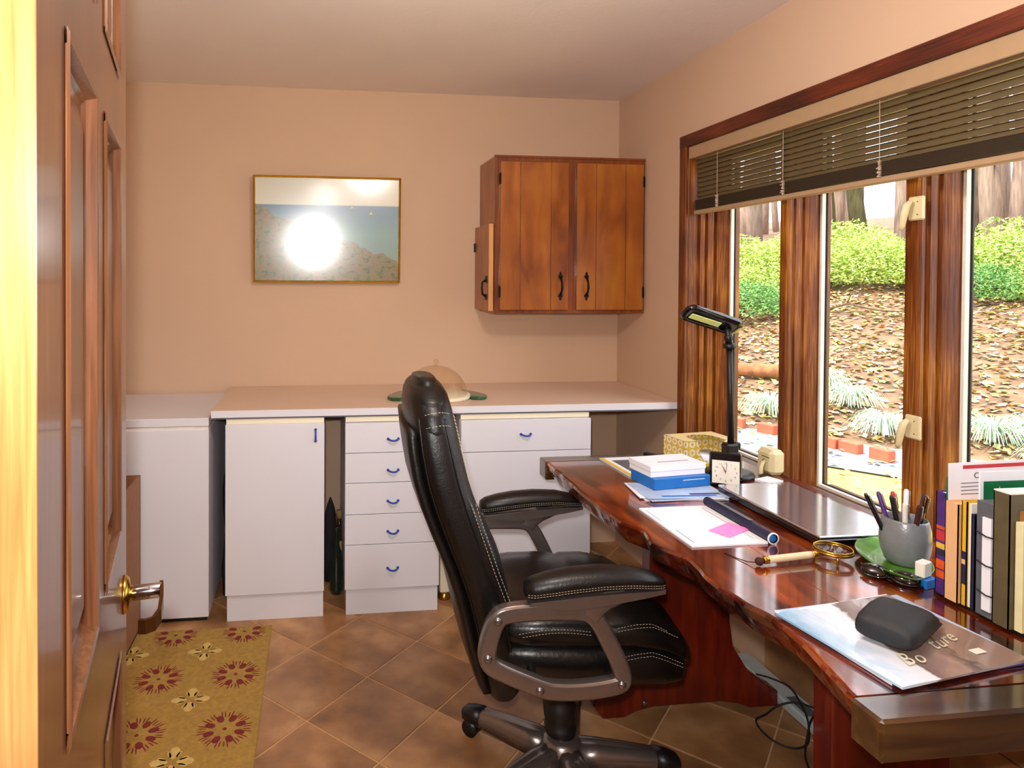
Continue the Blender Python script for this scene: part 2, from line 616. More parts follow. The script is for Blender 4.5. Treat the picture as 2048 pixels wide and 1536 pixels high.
sea = ramp([(0.0, '#7d9686'), (0.45, '#6c9494'), (0.735, '#3f6f8e'), (0.745, '#c9c8b4'), (1.0, '#bcbcaa')], sp.outputs['Z'])
nA = nt.nodes.new('ShaderNodeTexNoise'); nA.inputs['Scale'].default_value = 20; nA.inputs['Detail'].default_value = 8; nA.inputs['Roughness'].default_value = 0.75
nt.links.new(tc.outputs['Generated'], nA.inputs['Vector'])
nB = nt.nodes.new('ShaderNodeTexNoise'); nB.inputs['Scale'].default_value = 5; nB.inputs['Detail'].default_value = 4
nt.links.new(tc.outputs['Generated'], nB.inputs['Vector'])
fol = ramp([(0.3, '#2a3420'), (0.42, '#4c5630'), (0.5, '#76743e'), (0.58, '#86624a'), (0.66, '#7a4840'), (0.74, '#98905e')], nA.outputs[0])
# mask: coast bank rising to the left
edge = mnode('SUBTRACT', mnode('ADD', mnode('MULTIPLY', sp.outputs['X'], -0.55), 0.72), sp.outputs['Z'])
mask = mnode('GREATER_THAN', mnode('ADD', edge, mnode('MULTIPLY', mnode('SUBTRACT', nB.outputs[0], 0.5), 0.4)), 0.0)
mx = nt.nodes.new('ShaderNodeMixRGB')
nt.links.new(mask, mx.inputs[0]); nt.links.new(sea.outputs[0], mx.inputs[1]); nt.links.new(fol.outputs[0], mx.inputs[2])
nt.links.new(mx.outputs[0], b.inputs['Base Color'])
b.inputs['Roughness'].default_value = 0.35
b.inputs['Coat Weight'].default_value = 1.0
b.inputs['Coat Roughness'].default_value = 0.15
b.inputs['Coat IOR'].default_value = 1.9

# tissue box pattern: yellow stars in white rings
m, nt, b = newmat('tissue_pattern')
tc = nt.nodes.new('ShaderNodeTexCoord')
mp = nt.nodes.new('ShaderNodeMapping'); mp.inputs['Scale'].default_value = (32, 32, 32)
nt.links.new(tc.outputs['Object'], mp.inputs[0])
sp = nt.nodes.new('ShaderNodeSeparateXYZ'); nt.links.new(mp.outputs[0], sp.inputs[0])
fx = mnode('SUBTRACT', mnode('FRACT', mnode('ADD', sp.outputs['X'], mnode('MULTIPLY', sp.outputs['Y'], 1.0))), 0.5)
fz = mnode('SUBTRACT', mnode('FRACT', mnode('ADD', sp.outputs['Z'], 50.5)), 0.5)
dist = mnode('SQRT', mnode('ADD', mnode('MULTIPLY', fx, fx), mnode('MULTIPLY', fz, fz)))
star = mnode('LESS_THAN', mnode('MULTIPLY', mnode('ABSOLUTE', fx), mnode('ABSOLUTE', fz)), 0.012)
ring = mnode('LESS_THAN', dist, 0.42)
mx = nt.nodes.new('ShaderNodeMixRGB')
mx.inputs[1].default_value = lin('#d9b440'); mx.inputs[2].default_value = lin('#e9dfc4')
nt.links.new(mnode('MULTIPLY', ring, mnode('SUBTRACT', 1.0, mnode('LESS_THAN', mnode('ADD', mnode('ABSOLUTE', fx), mnode('ABSOLUTE', fz)), 0.26))), mx.inputs[0])
nt.links.new(mx.outputs[0], b.inputs['Base Color'])
b.inputs['Roughness'].default_value = 0.5

# magazine cover photograph: pale left area and dusky swirl
m, nt, b = newmat('magazine_cover')
tc = nt.nodes.new('ShaderNodeTexCoord')
n1 = nt.nodes.new('ShaderNodeTexNoise'); n1.inputs['Scale'].default_value = 2.6; n1.inputs['Detail'].default_value = 3; n1.inputs['Distortion'].default_value = 1.6
nt.links.new(tc.outputs['Generated'], n1.inputs['Vector'])
sp = nt.nodes.new('ShaderNodeSeparateXYZ'); nt.links.new(tc.outputs['Generated'], sp.inputs[0])
g = mnode('SUBTRACT', mnode('ADD', mnode('MULTIPLY', sp.outputs['X'], 1.25), mnode('MULTIPLY', n1.outputs[0], 0.5)), mnode('MULTIPLY', sp.outputs['Y'], 0.3))
r = ramp([(0.0, '#7fa9c8'), (0.16, '#a9c6de'), (0.38, '#d8dde8'), (0.54, '#d5d6dc'), (0.60, '#6e5a55'), (0.85, '#937a70'), (0.97, '#5a4a46'), (1.0, '#8c7468')], g)
nt.links.new(r.outputs[0], b.inputs['Base Color'])
b.inputs['Roughness'].default_value = 0.25
b.inputs['Coat Weight'].default_value = 0.4

# ------------------------------------------------------------------ room shell
R, D, H = 1.657, 3.494, 2.44
XL, YH = -1.25, -1.7          # left wall, wall behind the camera
WY0, WY1, WZ0, WZ1 = 0.62, 2.795, 0.70, 2.048

wb = B(XL - .12, R + .18, D, D + .15, -.05, H + .1).build('wall_back', 'wall_paint'); wb['kind'] = 'structure'
w = MB().box(R, R + .18, YH, WY0, -.05, H + .1).box(R, R + .18, WY1, D, -.05, H + .1)
w.box(R, R + .18, WY0, WY1, -.05, WZ0).box(R, R + .18, WY0, WY1, WZ1, H + .1)
w.build('wall_right', 'wall_paint')['kind'] = 'structure'
B(XL - .12, XL, YH, D, -.05, H + .1).build('wall_left', 'wall_paint')['kind'] = 'structure'
B(XL - .12, R + .18, YH - .12, YH, -.05, H + .1).build('wall_hall', 'wall_paint')['kind'] = 'structure'
w = MB().box(XL, -.285, .24, .36, 0, H).box(.56, R, .24, .36, 0, H).box(-.285, .56, .24, .36, 2.08, H)
w.build('wall_front', 'wall_paint')['kind'] = 'structure'
B(XL - .12, R + .18, YH - .12, D + .15, H, H + .12).build('ceiling', 'ceiling_paint')['kind'] = 'structure'

# floor: grout bed and individual diagonal tiles
fl = B(XL, R, YH, D, -.06, -.003).build('floor', 'grout')
fl['kind'] = 'structure'
TS, TOX, TOY, TPH = 0.3066, -0.027, 2.6128, 0.789


def clip(poly, x0, x1, y0, y1):
    for ax, val, sgn in ((0, x0, 1), (0, x1, -1), (1, y0, 1), (1, y1, -1)):
        out = []
        for i in range(len(poly)):
            a, b_ = poly[i - 1], poly[i]
            da, db = (a[ax] - val) * sgn, (b_[ax] - val) * sgn
            if (da >= 0) != (db >= 0):
                t = da / (da - db)
                out.append((a[0] + (b_[0] - a[0]) * t, a[1] + (b_[1] - a[1]) * t))
            if db >= 0:
                out.append(b_)
        poly = out
        if not poly:
            return []
    return poly


ux, uy = cos(TPH), sin(TPH)
gap = 0.0028
proto = None
for i in range(-12, 12):
    for j in range(-12, 12):
        cx = TOX + TS * ((i + .5) * ux + (j + .5) * uy)
        cy = TOY + TS * ((i + .5) * uy - (j + .5) * ux)
        h = TS / 2 - gap
        q = [(cx + a * ux * h + b_ * uy * h, cy + a * uy * h - b_ * ux * h) for a, b_ in ((-1, -1), (-1, 1), (1, 1), (1, -1))]
        p = clip(q, XL + .002, R - .002, 0.37, D - .002)
        if len(p) < 3:
            continue
        area = abs(sum(p[k - 1][0] * p[k][1] - p[k][0] * p[k - 1][1] for k in range(len(p)))) / 2
        if area < 0.0008:
            continue
        full = area > h * h * 4 * .999
        if full and proto is not None:
            o = bpy.data.objects.new('tile', proto)
            COL.objects.link(o)
        else:
            mx_, my_ = sum(a[0] for a in p) / len(p), sum(a[1] for a in p) / len(p)
            if full:
                mx_, my_ = cx, cy
            n = len(p)
            c = 0.0015
            top = []
            for a in p:
                dx, dy = mx_ - a[0], my_ - a[1]
                L = (dx * dx + dy * dy) ** .5
                top.append((a[0] + dx / L * c * 1.4 - mx_, a[1] + dy / L * c * 1.4 - my_, 0.0))
            mid = [(a[0] - mx_, a[1] - my_, -.0015) for a in p]
            bot = [(a[0] - mx_, a[1] - my_, -.004) for a in p]
            mb = MB().rings([bot, mid, top], smooth=False)
            o = mb.build('tile', 'floor_tile')
            if full:
                proto = o.data
            cx, cy = mx_, my_
        o.parent = fl
        o.location = (cx, cy, 0)
B(XL, R, YH, 0.36, -.004, 0.0).build('hall_floor', 'door_wood', fl)

wr_ = bpy.data.objects['wall_right']
for i in range(11):  # brown tiles added to put the desk's shade on the wall below the window
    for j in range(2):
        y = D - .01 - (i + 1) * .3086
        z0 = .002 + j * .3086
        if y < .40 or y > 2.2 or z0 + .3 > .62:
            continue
        o = MB().box(-.0045, .0045, 0, .3056, 0, .3056, ch=.0015).build('wall_shade_tile', 'floor_tile', wr_)
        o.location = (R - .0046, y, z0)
# unseen ceiling fixtures added to go with the room and hall fill lights
for nm, lx, ly, lab in (('fill_fixture', .45, 1.25, 'unseen round fixture added for the fill light in the middle of the office'), ('fill_fixture', .1, -.9, 'unseen round fixture added for the fill light in the hallway')):
    t = thing(nm, lab, 'light', (lx, ly, 2.36))
    MB().lathe([(.02, .045), (.07, .05), (.075, .078), (.02, .078)], 32).build('canopy', 'brass', t)
    MB().cyl((0, 0, -.10), (0, 0, .05), .006, n=8).build('stem', 'brass', t)

# ------------------------------------------------------------------ window: casing, jambs, mullions, sashes, panes
tr = struct('trim_1', 'dark red-brown wooden window casing')
cs = MB()
cs.box(R - .016, R, WY1, WY1 + .054, .62, WZ1 + .055, ch=.003)
cs.build('side_casing', 'oak_trim', tr)
B(R - .016, R, WY0 - .055, WY0, .62, WZ1 + .055, ch=.003).build('side_casing', 'oak_trim', tr)
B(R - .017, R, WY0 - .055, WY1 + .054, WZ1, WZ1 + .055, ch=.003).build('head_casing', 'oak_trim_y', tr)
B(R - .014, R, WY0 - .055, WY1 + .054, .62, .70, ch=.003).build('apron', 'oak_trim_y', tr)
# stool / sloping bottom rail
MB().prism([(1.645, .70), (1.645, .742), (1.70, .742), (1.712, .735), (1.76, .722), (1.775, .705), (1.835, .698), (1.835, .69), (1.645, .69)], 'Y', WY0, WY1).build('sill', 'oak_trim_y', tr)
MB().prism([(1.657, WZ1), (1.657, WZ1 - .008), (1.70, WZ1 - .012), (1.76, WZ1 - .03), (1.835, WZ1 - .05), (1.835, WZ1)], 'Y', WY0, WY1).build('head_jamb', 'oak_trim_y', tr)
# end jambs
MB().prism([(1.657, WY1), (1.657, WY1 - .004), (1.70, WY1 - .006), (1.702, WY1 - .02), (1.722, WY1 - .022), (1.724, WY1 - .016), (1.730, WY1 - .016), (1.732, WY1 - .03), (1.757, WY1 - .033), (1.759, WY1 - .026), (1.766, WY1 - .026), (1.768, WY1 - .04), (1.79, WY1 - .05), (1.815, WY1 - .057), (1.835, WY1 - .06), (1.835, WY1)], 'Z', .70, WZ1 - .01).build('side_jamb', 'oak_trim', tr)
MB().prism([(1.657, WY0), (1.657, WY0 + .004), (1.70, WY0 + .006), (1.73, WY0 + .03), (1.79, WY0 + .05), (1.835, WY0 + .06), (1.835, WY0)], 'Z', .70, WZ1 - .01).build('side_jamb', 'oak_trim', tr)


def mullion(yc, hw, lockzs=()):
    """stepped oak post between two casement sashes; hw = half width at the glass"""
    half = [(1.70, hw * .42), (1.712, hw * .5), (1.722, hw * .5), (1.724, hw * .44), (1.730, hw * .44), (1.733, hw * .64), (1.752, hw * .68), (1.754, hw * .60), (1.761, hw * .60), (1.764, hw * .80), (1.785, hw * .92), (1.81, hw), (1.835, hw * 1.03)]
    poly = [(x, yc + y) for x, y in half] + [(x, yc - y) for x, y in half[::-1]]
    return MB().prism(poly, 'Z', .70, WZ1 - .01)


MY = [(2.244, .036), (1.716, .045), (1.18, .036)]
for yc, hw in MY:
    mullion(yc, hw).build('mullion', 'oak_trim', tr)

panes = [(2.283, 2.735), (1.762, 2.206), (1.217, 1.67), (.68, 1.142)]
for k, (a, b_) in enumerate(panes, 1):
    wd = struct('window_%d' % k)
    GX = 1.828
    z0, z1 = .705, WZ1 - .05
    B(GX + .002, GX + .006, a, b_, z0, z1).build('glass', 'window_glass', wd)
    for nm, mt, wdt, x0, x1 in (('white_seal', 'gasket_white', .010, GX - .012, GX + .002), ('dark_gasket', 'gasket_dark', .014, GX + .006, GX + .010)):
        g = MB()
        g.box(x0, x1, a, a + wdt, z0, z1).box(x0, x1, b_ - wdt, b_, z0, z1)
        g.box(x0, x1, a + wdt, b_ - wdt, z0, z0 + wdt).box(x0, x1, a + wdt, b_ - wdt, z1 - wdt, z1)
        g.build(nm, mt, wd)
    sh = MB()
    for (q0, q1) in ((a - .02, a + .004), (b_ + .022, b_ + .045)):
        sh.box(GX + .010, GX + .05, q0, q1, z0 - .02, z1 + .02)
    sh.box(GX + .010, GX + .05, a, b_, z0 - .03, z0 + .004).box(GX + .010, GX + .05, a, b_, z1 - .004, z1 + .03)
    sh.build('outer_sash', 'oak_trim', wd)
    if k == 3:
        for zc in (1.66, 1.035):
            lk = MB()
            lk.box(1.692, 1.702, 1.672, 1.722, zc - .034, zc + .034, ch=.004)
            for s_ in (-1, 1):
                lk.lathe([(.002, 0), (.016, .003), (.014, .010), (.002, .013)], 12, (1.692, 1.69, zc + .018 * s_), 'X')
            o = lk.build('window_lock', 'cream_plastic', wd)
            MB().tube([(1.682, 1.700, zc + .02), (1.672, 1.704, zc + .008), (1.668, 1.709, zc - .02), (1.668, 1.714, zc - .05), (1.668, 1.719, zc - .062)], [.007, .010, .010, .007, .005], 8).build('lever', 'cream_plastic', o)
    if k == 1:
        cr = MB()
        cr.box(1.605, 1.665, 2.165, 2.25, .757, .847, ch=.014)
        o = cr.build('window_crank', 'cream_plastic', wd, label='cream plastic crank box with folding handle')
        B(1.603, 1.606, 2.175, 2.215, .82, .8215).build('slot', 'gasket_dark', o)
        MB().tube([(1.607, 2.195, .805), (1.592, 2.192, .800), (1.584, 2.19, .783), (1.582, 2.186, .765), (1.578, 2.19, .762)], [.006, .007, .007, .007, .006], 8).build('crank_handle', 'cream_plastic', o)
        MB().lathe([(.001, 0), (.007, 0), (.006, -.004), (.001, -.005)], 12, (1.604, 2.2, .806), 'X').build('screw', 'chrome', o)

# ------------------------------------------------------------------ venetian blind
bl = thing('venetian_blind', 'beige venetian blind drawn halfway up across the whole window', 'blind', (1.68, 1.7, 1.742))
B(1.651, 1.70, .64, 2.786, 1.993, 2.047, ch=.002).build('headrail', 'blind_beige', bl, True)
for i in range(9):
    zc = 1.981 - i * .0205
    s_ = MB()
    prof = [(-.0125, -.0035), (-.004, .0), (.004, .0006), (.0125, -.0025)]
    a = radians(56.5 + (i % 3) * 1.5)
    pr_ = [(1.682 + x * cos(a) - z * sin(a), zc + x * sin(a) + z * cos(a)) for x, z in prof]
    pr_ += [(x + .0004, z - .0006) for x, z in pr_[::-1]]
    s_.prism(pr_, 'Y', .66, 2.772, smooth=False)
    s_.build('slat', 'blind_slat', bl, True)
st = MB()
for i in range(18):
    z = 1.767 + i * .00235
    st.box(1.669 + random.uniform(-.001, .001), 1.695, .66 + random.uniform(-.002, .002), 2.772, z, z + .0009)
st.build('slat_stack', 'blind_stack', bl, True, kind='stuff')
B(1.668, 1.696, .66, 2.774, 1.745, 1.763, ch=.003).build('bottom_rail', 'blind_beige', bl, True)
for yc in (2.60, 2.205, 1.793, 1.36, .95):
    c = MB()
    for dx in (1.6665, 1.6975):
        c.cyl((dx, yc, 1.76), (dx, yc + .002, 1.995), .0009, n=6)
    c.build('ladder_cord', 'cord_white', bl, True)
    t_ = MB()
    for k in range(11):      # bunched ladder loops beside the stack
        z = 1.763 + k * .0047
        t_.tube([(1.668, yc - .006, z), (1.660 + random.uniform(-.002, .001), yc + random.uniform(-.006, .006), z + random.uniform(-.002, .003)), (1.668, yc + .006, z + .001)], .0016, 5)
    t_.build('cord_bunch', 'cord_white', bl, True)

# ------------------------------------------------------------------ door, open beside the camera
# hinge corner and direction of the leaf (face towards the room is its right side)
dz_n, dz_f = .45, 1.17
camf = Vector((sin(YAW), cos(YAW), 0)); camr = Vector((cos(YAW), -sin(YAW), 0))
P0 = camr * (-.2445) + camf * dz_n
P1 = camr * (-.4790) + camf * dz_f
ddir = (P1 - P0); DW = ddir.length; ang = math.atan2(ddir.y, ddir.x)
dr = struct('door_1', 'brown varnished panelled door standing open')
dr.location = (P0.x, P0.y, 0)
dr.rotation_euler = (0, 0, ang)
# local: x along the leaf 0..DW, y: thickness from 0 (room face, y=0) to +.045 behind; room side is -y
TK = .044
zt = 2.03
stile = .115
cols = [(.113, .322), (.408, .625)]
rows = [(.16, .86), (1.045, 1.662), (1.76, 1.93)]
leaf = MB()
xs = [0, cols[0][0], cols[0][1], cols[1][0], cols[1][1], DW]
leaf.box(0, xs[1], 0, TK, .01, zt).box(xs[4], DW, 0, TK, .01, zt).box(xs[2], xs[3], 0, TK, .01, zt)
zs = [.01, rows[0][0], rows[0][1], rows[1][0], rows[1][1], rows[2][0], rows[2][1], zt]
for (a, b_) in cols:
    for k in range(0, 8, 2):
        leaf.box(a, b_, 0, TK, zs[k], zs[k + 1])
leaf.build('door_leaf', 'door_wood', dr)
B(-.0008, .0, 0.0005, TK - .0005, .011, zt - .001).build('hinge_edge', 'door_edge_wood', dr)
for (a, b_) in cols:
    for (z0, z1) in rows:
        pn = MB()
        for sy, y0 in ((1, 0), (-1, TK)):
            R_ = []
            for ins, dep in ((0, -.002), (.004, -.004), (.010, -.003), (.014, .008), (.020, .012), (.026, .014), (.055, .006), (.056, .0055)):
                y = y0 + sy * dep
                R_.append([(a + ins, y, z0 + ins), (b_ - ins, y, z0 + ins), (b_ - ins, y, z1 - ins), (a + ins, y, z1 - ins)])
            pn.rings(R_, cap=False, smooth=False)
            r_ = R_[-1]
            pn.add(r_, [(0, 1, 2, 3)])
        pn.build('door_panel', 'door_wood', dr)
hd = MB()
hx, hz = .70, .915
hd.lathe([(.002, 0), (.031, 0), (.031, -.003), (.026, -.009), (.013, -.011), (.013, -.014), (.002, -.014)], 24, (hx, 0, hz), 'Y')
o = hd.build('handle_rose', 'brass', dr)
MB().lathe([(.002, -.010), (.010, -.010), (.0105, -.014), (.0125, -.016), (.0125, -.058), (.011, -.061), (.002, -.061)], 24, (hx, 0, hz), 'Y').build('spindle', 'chrome', o)
lv = MB()
sec = [(.011, .003), (-.011, .003), (-.011, -.003), (.011, -.003)]
lv.tube([(hx + .012, -.060, hz), (hx, -.061, hz), (hx - .04, -.062, hz - .001), (hx - .085, -.060, hz - .003), (hx - .108, -.052, hz - .004), (hx - .113, -.040, hz - .004), (hx - .110, -.030, hz - .004)], 1.0, up=(0, 0, 1), section=sec, smooth=False)
lv.build('lever', 'bronze', o)
B(DW - .001, DW + .001, .010, .034, .86, .97).build('latch_plate', 'brass', dr)

tr2 = struct('trim_2', 'wooden door jamb and casing around the office doorway')
j = MB()
j.box(-.30, -.285, .225, .375, 0, 2.08).box(.56, .575, .225, .375, 0, 2.08).box(-.30, .575, .225, .375, 2.065, 2.08)
j.build('door_jamb', 'door_wood', tr2)
j = MB()
for y0, y1 in ((.36, .374), (.226, .24)):
    j.box(-.365, -.30, y0, y1, 0, 2.15).box(.575, .64, y0, y1, 0, 2.15).box(-.365, .64, y0, y1, 2.08, 2.15)
j.build('door_casing', 'door_wood', tr2)

# ------------------------------------------------------------------ rug with flower motifs
rg = thing('runner_rug', 'golden-brown runner rug with dark red flowers beside the open door', 'rug', (-.48, 1.75, 0))
MB().box(-.78, -.178, .75, 2.792, 0.0003, .007, ch=.003).build('pile', 'rug_pile', rg, True)


def petal(mb, cx, cy, a, r0, r1, w, z=.0073, n=8):
    pts = []
    for k in range(n):
        t = 2 * pi * k / n
        u, v = (r0 + r1) / 2 + (r1 - r0) / 2 * cos(t), w * sin(t)
        pts.append((cx + u * cos(a) - v * sin(a), cy + u * sin(a) + v * cos(a)))
    mb.prism(pts, 'Z', .0066, z)


for j in range(-3, 5):
    for i in range(0, 3):
        cx, cy = -.286 - .272 * i, 2.158 + .297 * (j - 1)
        if cy < 2.78 and cx > -.76:
            f_ = MB()
            for k in range(8):
                a = pi / 8 + k * pi / 4
                petal(f_, cx, cy, a, .034, .070, .0125)
                for s_ in (-1, 1):     # feathery strokes round each petal
                    for q in (.30, .16):
                        petal(f_, cx, cy, a + s_ * q, .055, .098 - q * .04, .0024, n=6)
            petal(f_, cx, cy, 0, -.007, .007, .007)
            cl = [v for v in f_.v]
            if all(-.778 < v[0] < -.18 and .76 < v[1] < 2.79 for v in cl):
                o = f_.build('flower_motif', 'rug_red', rg, True, kind='stuff')
            else:
                f_.v = [(min(max(v[0], -.775), -.183), min(max(v[1], .76), 2.785), v[2]) for v in f_.v]
                o = f_.build('flower_motif', 'rug_red', rg, True, flip=False, kind='stuff')
        cx, cy = cx - .136, cy + .165
        if cy < 2.74 and cx > -.70:
            f_ = MB()
            for k in range(4):
                a = k * pi / 2
                petal(f_, cx, cy, a, .012, .066, .017)
                petal(f_, cx, cy, a + .42, .02, .05, .005)
                petal(f_, cx, cy, a - .42, .02, .05, .005)
            f_.build('leaf_motif', 'rug_cream', rg, True, kind='stuff')

# ------------------------------------------------------------------ white cabinets and counter
YC = 2.857
CT = .894


def bow_handle(parent, x, z, y=YC - .018, vert=False):
    m_ = MB()
    pts = []
    for k in range(9):
        t = -1 + k / 4
        if vert:
            pts.append((x, y - .022 * (1 - t * t) ** .5 if abs(t) < 1 else y, z + t * .024))
        else:
            pts.append((x + t * .022, y - .022 * (1 - t * t) ** .5 if abs(t) < 1 else y, z - .004 * (1 - t * t)))
    m_.tube(pts, .0042, 8, smooth=True)
    for s_ in (-1, 1):
        c = (x, y, z + s_ * .024) if vert else (x + s_ * .022, y, z)
        m_.lathe([(.001, .001), (.006, .001), (.006, -.003), (.001, -.003)], 10, c, 'Y')
    return m_.build('handle', 'blue_plastic', parent, True)


ct = thing('countertop', 'long white laminate counter running along the back wall to the corner', 'counter', (.6, 3.17, CT - .034))
MB().box(-.436, R - .002, YC - .002, D - .002, CT - .034, CT, ch=.002).build('slab', 'counter_reflect_tan', ct, True)
MB().box(-.436, R - .002, YC - .004, YC - .002, CT - .034, CT - .001).build('front_edge', 'white_laminate', ct, True)
B(-.434, R - .002, YC - .0048, YC - .0018, CT - .036, CT - .030).build('edge_line', 'paper_ink', ct, True)


def carcass(c, x0, x1, ztop=.86):
    MB().box(x0, x1, YC + .02, D - .03, .11, ztop).build('body', 'white_laminate', c, True)
    MB().box(x0, x1, YC, YC + .02, .835, ztop).build('top_rail', 'cream_laminate', c, True)
    MB().box(x0 + .004, x1 - .002, YC - .004, YC + .3, 0, .112).build('plinth', 'white_laminate', c, True)


c1 = thing('base_cabinet', 'white base cabinet with one tall door and a short vertical blue handle', 'cabinet', (-.17, 3.17, 0))
carcass(c1, -.373, .037)
o = MB().box(-.375, .038, YC - .018, YC - .001, .114, .836, ch=.001).build('door', 'white_laminate', c1, True)
bow_handle(o, .001, .785, vert=True)
c2 = thing('drawer_cabinet', 'white base cabinet with five stacked drawers and blue handles', 'cabinet', (.33, 3.17, 0))
carcass(c2, .129, .536)
zz = [.833, .703, .573, .437, .306, .112]
for k in range(5):
    o = MB().box(.127, .538, YC - .018, YC - .001, zz[k + 1] + .0015, zz[k] - .0015, ch=.001).build('drawer', 'white_laminate', c2, True)
    bow_handle(o, .334, [.762, .627, .493, .361, .201][k])
c3 = thing('base_cabinet', 'white base cabinet behind the armchair with a wide top drawer', 'cabinet', (.93, 3.17, 0))
carcass(c3, .635, 1.225)
o = MB().box(.633, 1.227, YC - .018, YC - .001, .694, .833, ch=.001).build('drawer', 'white_laminate', c3, True)
bow_handle(o, .925, .768)
MB().box(.633, 1.227, YC - .018, YC - .001, .114, .691, ch=.001).build('door', 'white_laminate', c3, True)
# chest unit at far left
c4 = thing('chest_unit', 'white lidded chest at the left end of the counter behind the door', 'cabinet', (-.83, 3.17, 0))
MB().box(-1.21, -.446, YC, D - .01, .02, .818, ch=.004).build('body', 'white_laminate', c4, True)
MB().box(-1.21, -.446, YC - .002, D - .008, .829, .864, ch=.003).build('lid', 'white_laminate', c4, True)
MB().box(-1.205, -.449, YC + .006, D - .012, .817, .830).build('seal', 'gasket_white', c4, True)
MB().box(-1.2, -.455, YC + .02, D - .03, .0, .022).build('plinth', 'black_plastic', c4, True)
# pale post beside drawer unit
t = thing('counter_leg', 'pale leg with brass foot under the counter beside the drawers', 'leg', (.585, 2.96, 0))
MB().box(.563, .607, 2.94, 2.98, .03, CT - .036, ch=.004).build('post', 'cream_laminate', t, True)
MB().lathe([(.005, 0), (.03, 0), (.03, .012), (.018, .03), (.005, .03)], 16, (.585, 2.96, 0)).build('foot', 'brass', t, True)

# things standing in the gaps
t = thing('umbrella', 'folded black umbrella standing in the gap beside the drawers', 'umbrella', (.077, 3.18, 0))
MB().lathe([(.004, .0), (.030, .01), (.034, .08), (.031, .2), (.026, .33), (.016, .37), (.005, .40), (.003, .405)], 14, (.072, 3.18, 0)).build('canopy', 'dark_cloth', t, True)
t = thing('wine_bottle', 'dark green glass bottle on the floor between the white units', 'bottle', (.1, 3.06, 0))
MB().lathe([(.004, 0), (.026, 0), (.030, .02), (.030, .15), (.024, .19), (.013, .22), (.012, .29), (.0135, .292), (.0135, .30), (.004, .30)], 18, (.098, 3.06, 0)).build('glass', 'bottle_green', t, True)
t = thing('wine_bottle', 'brown glass bottle with tan label in the narrow gap', 'bottle', (.112, 3.27, 0))
MB().lathe([(.004, 0), (.034, 0), (.035, .02), (.035, .16), (.028, .2), (.013, .24), (.012, .27), (.004, .27)], 18, (.118, 3.27, 0)).build('glass', 'amber_glass', t, True)
MB().lathe([(.0352, .17), (.0356, .17), (.0356, .08), (.0352, .08)], 18, (.118, 3.27, 0)).build('label', 'label_paper', t, True)
MB().lathe([(.002, .27), (.0135, .271), (.014, .31), (.002, .311)], 18, (.118, 3.27, 0)).build('cap', 'label_paper', t, True)
t = thing('garment_bag', 'dark soft bag stuffed in the gap left of the tall cabinet door', 'bag', (-.41, 3.2, 0))
rg_ = []
for k in range(9):
    z = k / 8 * .74
    w_ = .022 + .008 * sin(k * 1.7)
    rg_.append([(-.408 + w_ * cos(a) * (1 - .3 * (k == 8)), 3.22 + (.14 - .012 * k) * sin(a), z) for a in [2 * pi * q / 14 for q in range(14)]])
MB().rings(rg_).build('bag_body', 'dark_cloth', t, True)
MB().tube([(-.41, 3.12, .73), (-.40, 3.14, .79), (-.41, 3.2, .80), (-.415, 3.25, .72)], .006, 6).build('strap', 'black_plastic', t, True)
# cardboard carton behind the door
t = thing('cardboard_box', 'tall brown cardboard box with red print behind the open door', 'box', (-.85, 2.66, 0))
cb = MB()
x0, x1, y0, y1, z1 = -1.04, -.715, 2.55, 2.83, .640
cb.box(x0, x1, y0, y0 + .005, .008, z1).box(x0, x1, y1 - .005, y1, .008, z1).box(x0, x0 + .005, y0, y1, .008, z1).box(x1 - .005, x1, y0, y1, .008, z1).box(x0, x1, y0, y1, .008, .014)
cb.build('carton', 'cardboard', t, True)
MB().box(x1 - .08, x1 - .02, y0 - .001, y0 + .001, .35, .52).build('red_print', 'paper_red', t, True)

# ------------------------------------------------------------------ picture
t = thing('framed_picture', 'gold-framed seascape print hanging on the back wall', 'picture', (.06, D - .034, 1.432), rot=(radians(-2.4) * -1, 0, 0))
W2, HH = .3785, .547
fr_ = MB()
R_ = []
for ins, y in ((0, 0.02), (0, -.006), (.004, -.010), (.008, -.006), (.011, -.001), (.011, .012)):
    R_.append([(-W2 + ins, y, ins), (W2 - ins, y, ins), (W2 - ins, y, HH - ins), (-W2 + ins, y, HH - ins)])
fr_.rings(R_, cap=False, smooth=False)
fr_.build('frame', 'gold_frame', t)
B(-W2 + .010, W2 - .010, .004, .012, .010, HH - .010).build('print', 'seascape_print', t)
sl = MB()
for x, z, s_ in ((.115, .385, .022), (.215, .355, .02), (.05, .40, .008), (.29, .402, .009), (.34, .41, .010)):
    sl.add([(x, .0038, z), (x + s_ * .9, .0038, z + .002), (x + s_ * .35, .0038, z + s_ * .85)], [(0, 1, 2)])
sl.build('painted_sails', 'cream_page', t, label='small pale painted sails', kind='stuff')

# ------------------------------------------------------------------ upper cabinet
t = thing('wall_cabinet', 'brown wooden wall cabinet with two plank doors in the back corner', 'cabinet', (1.26, 3.34, 1.285))
CX0, CX1, CF, CZ0, CZ1 = .874, 1.655, 3.196, 1.285, 2.062
MB().box(CX0, CX1, CF, D - .002, CZ0, CZ1).build('body', 'cabinet_wood', t, True)
ff = MB()
za_, zb_ = CZ0 + .025, CZ1 - .03
ff.box(CX0, CX0 + .04, CF - .004, CF, za_, zb_).box(CX1 - .03, CX1, CF - .004, CF, za_, zb_).box(1.24, 1.295, CF - .004, CF, za_, zb_)
ff.box(CX0, CX1, CF - .004, CF, zb_, CZ1).box(CX0, CX1, CF - .004, CF, CZ0, za_)
ff.box(CX0 - .004, CX1, CF - .010, CF - .0045, CZ1 - .006, CZ1 + .004)
ff.build('face_frame', 'cabinet_edge_wood', t, True)
Yd0, Yd1 = CF - .022, CF - .004
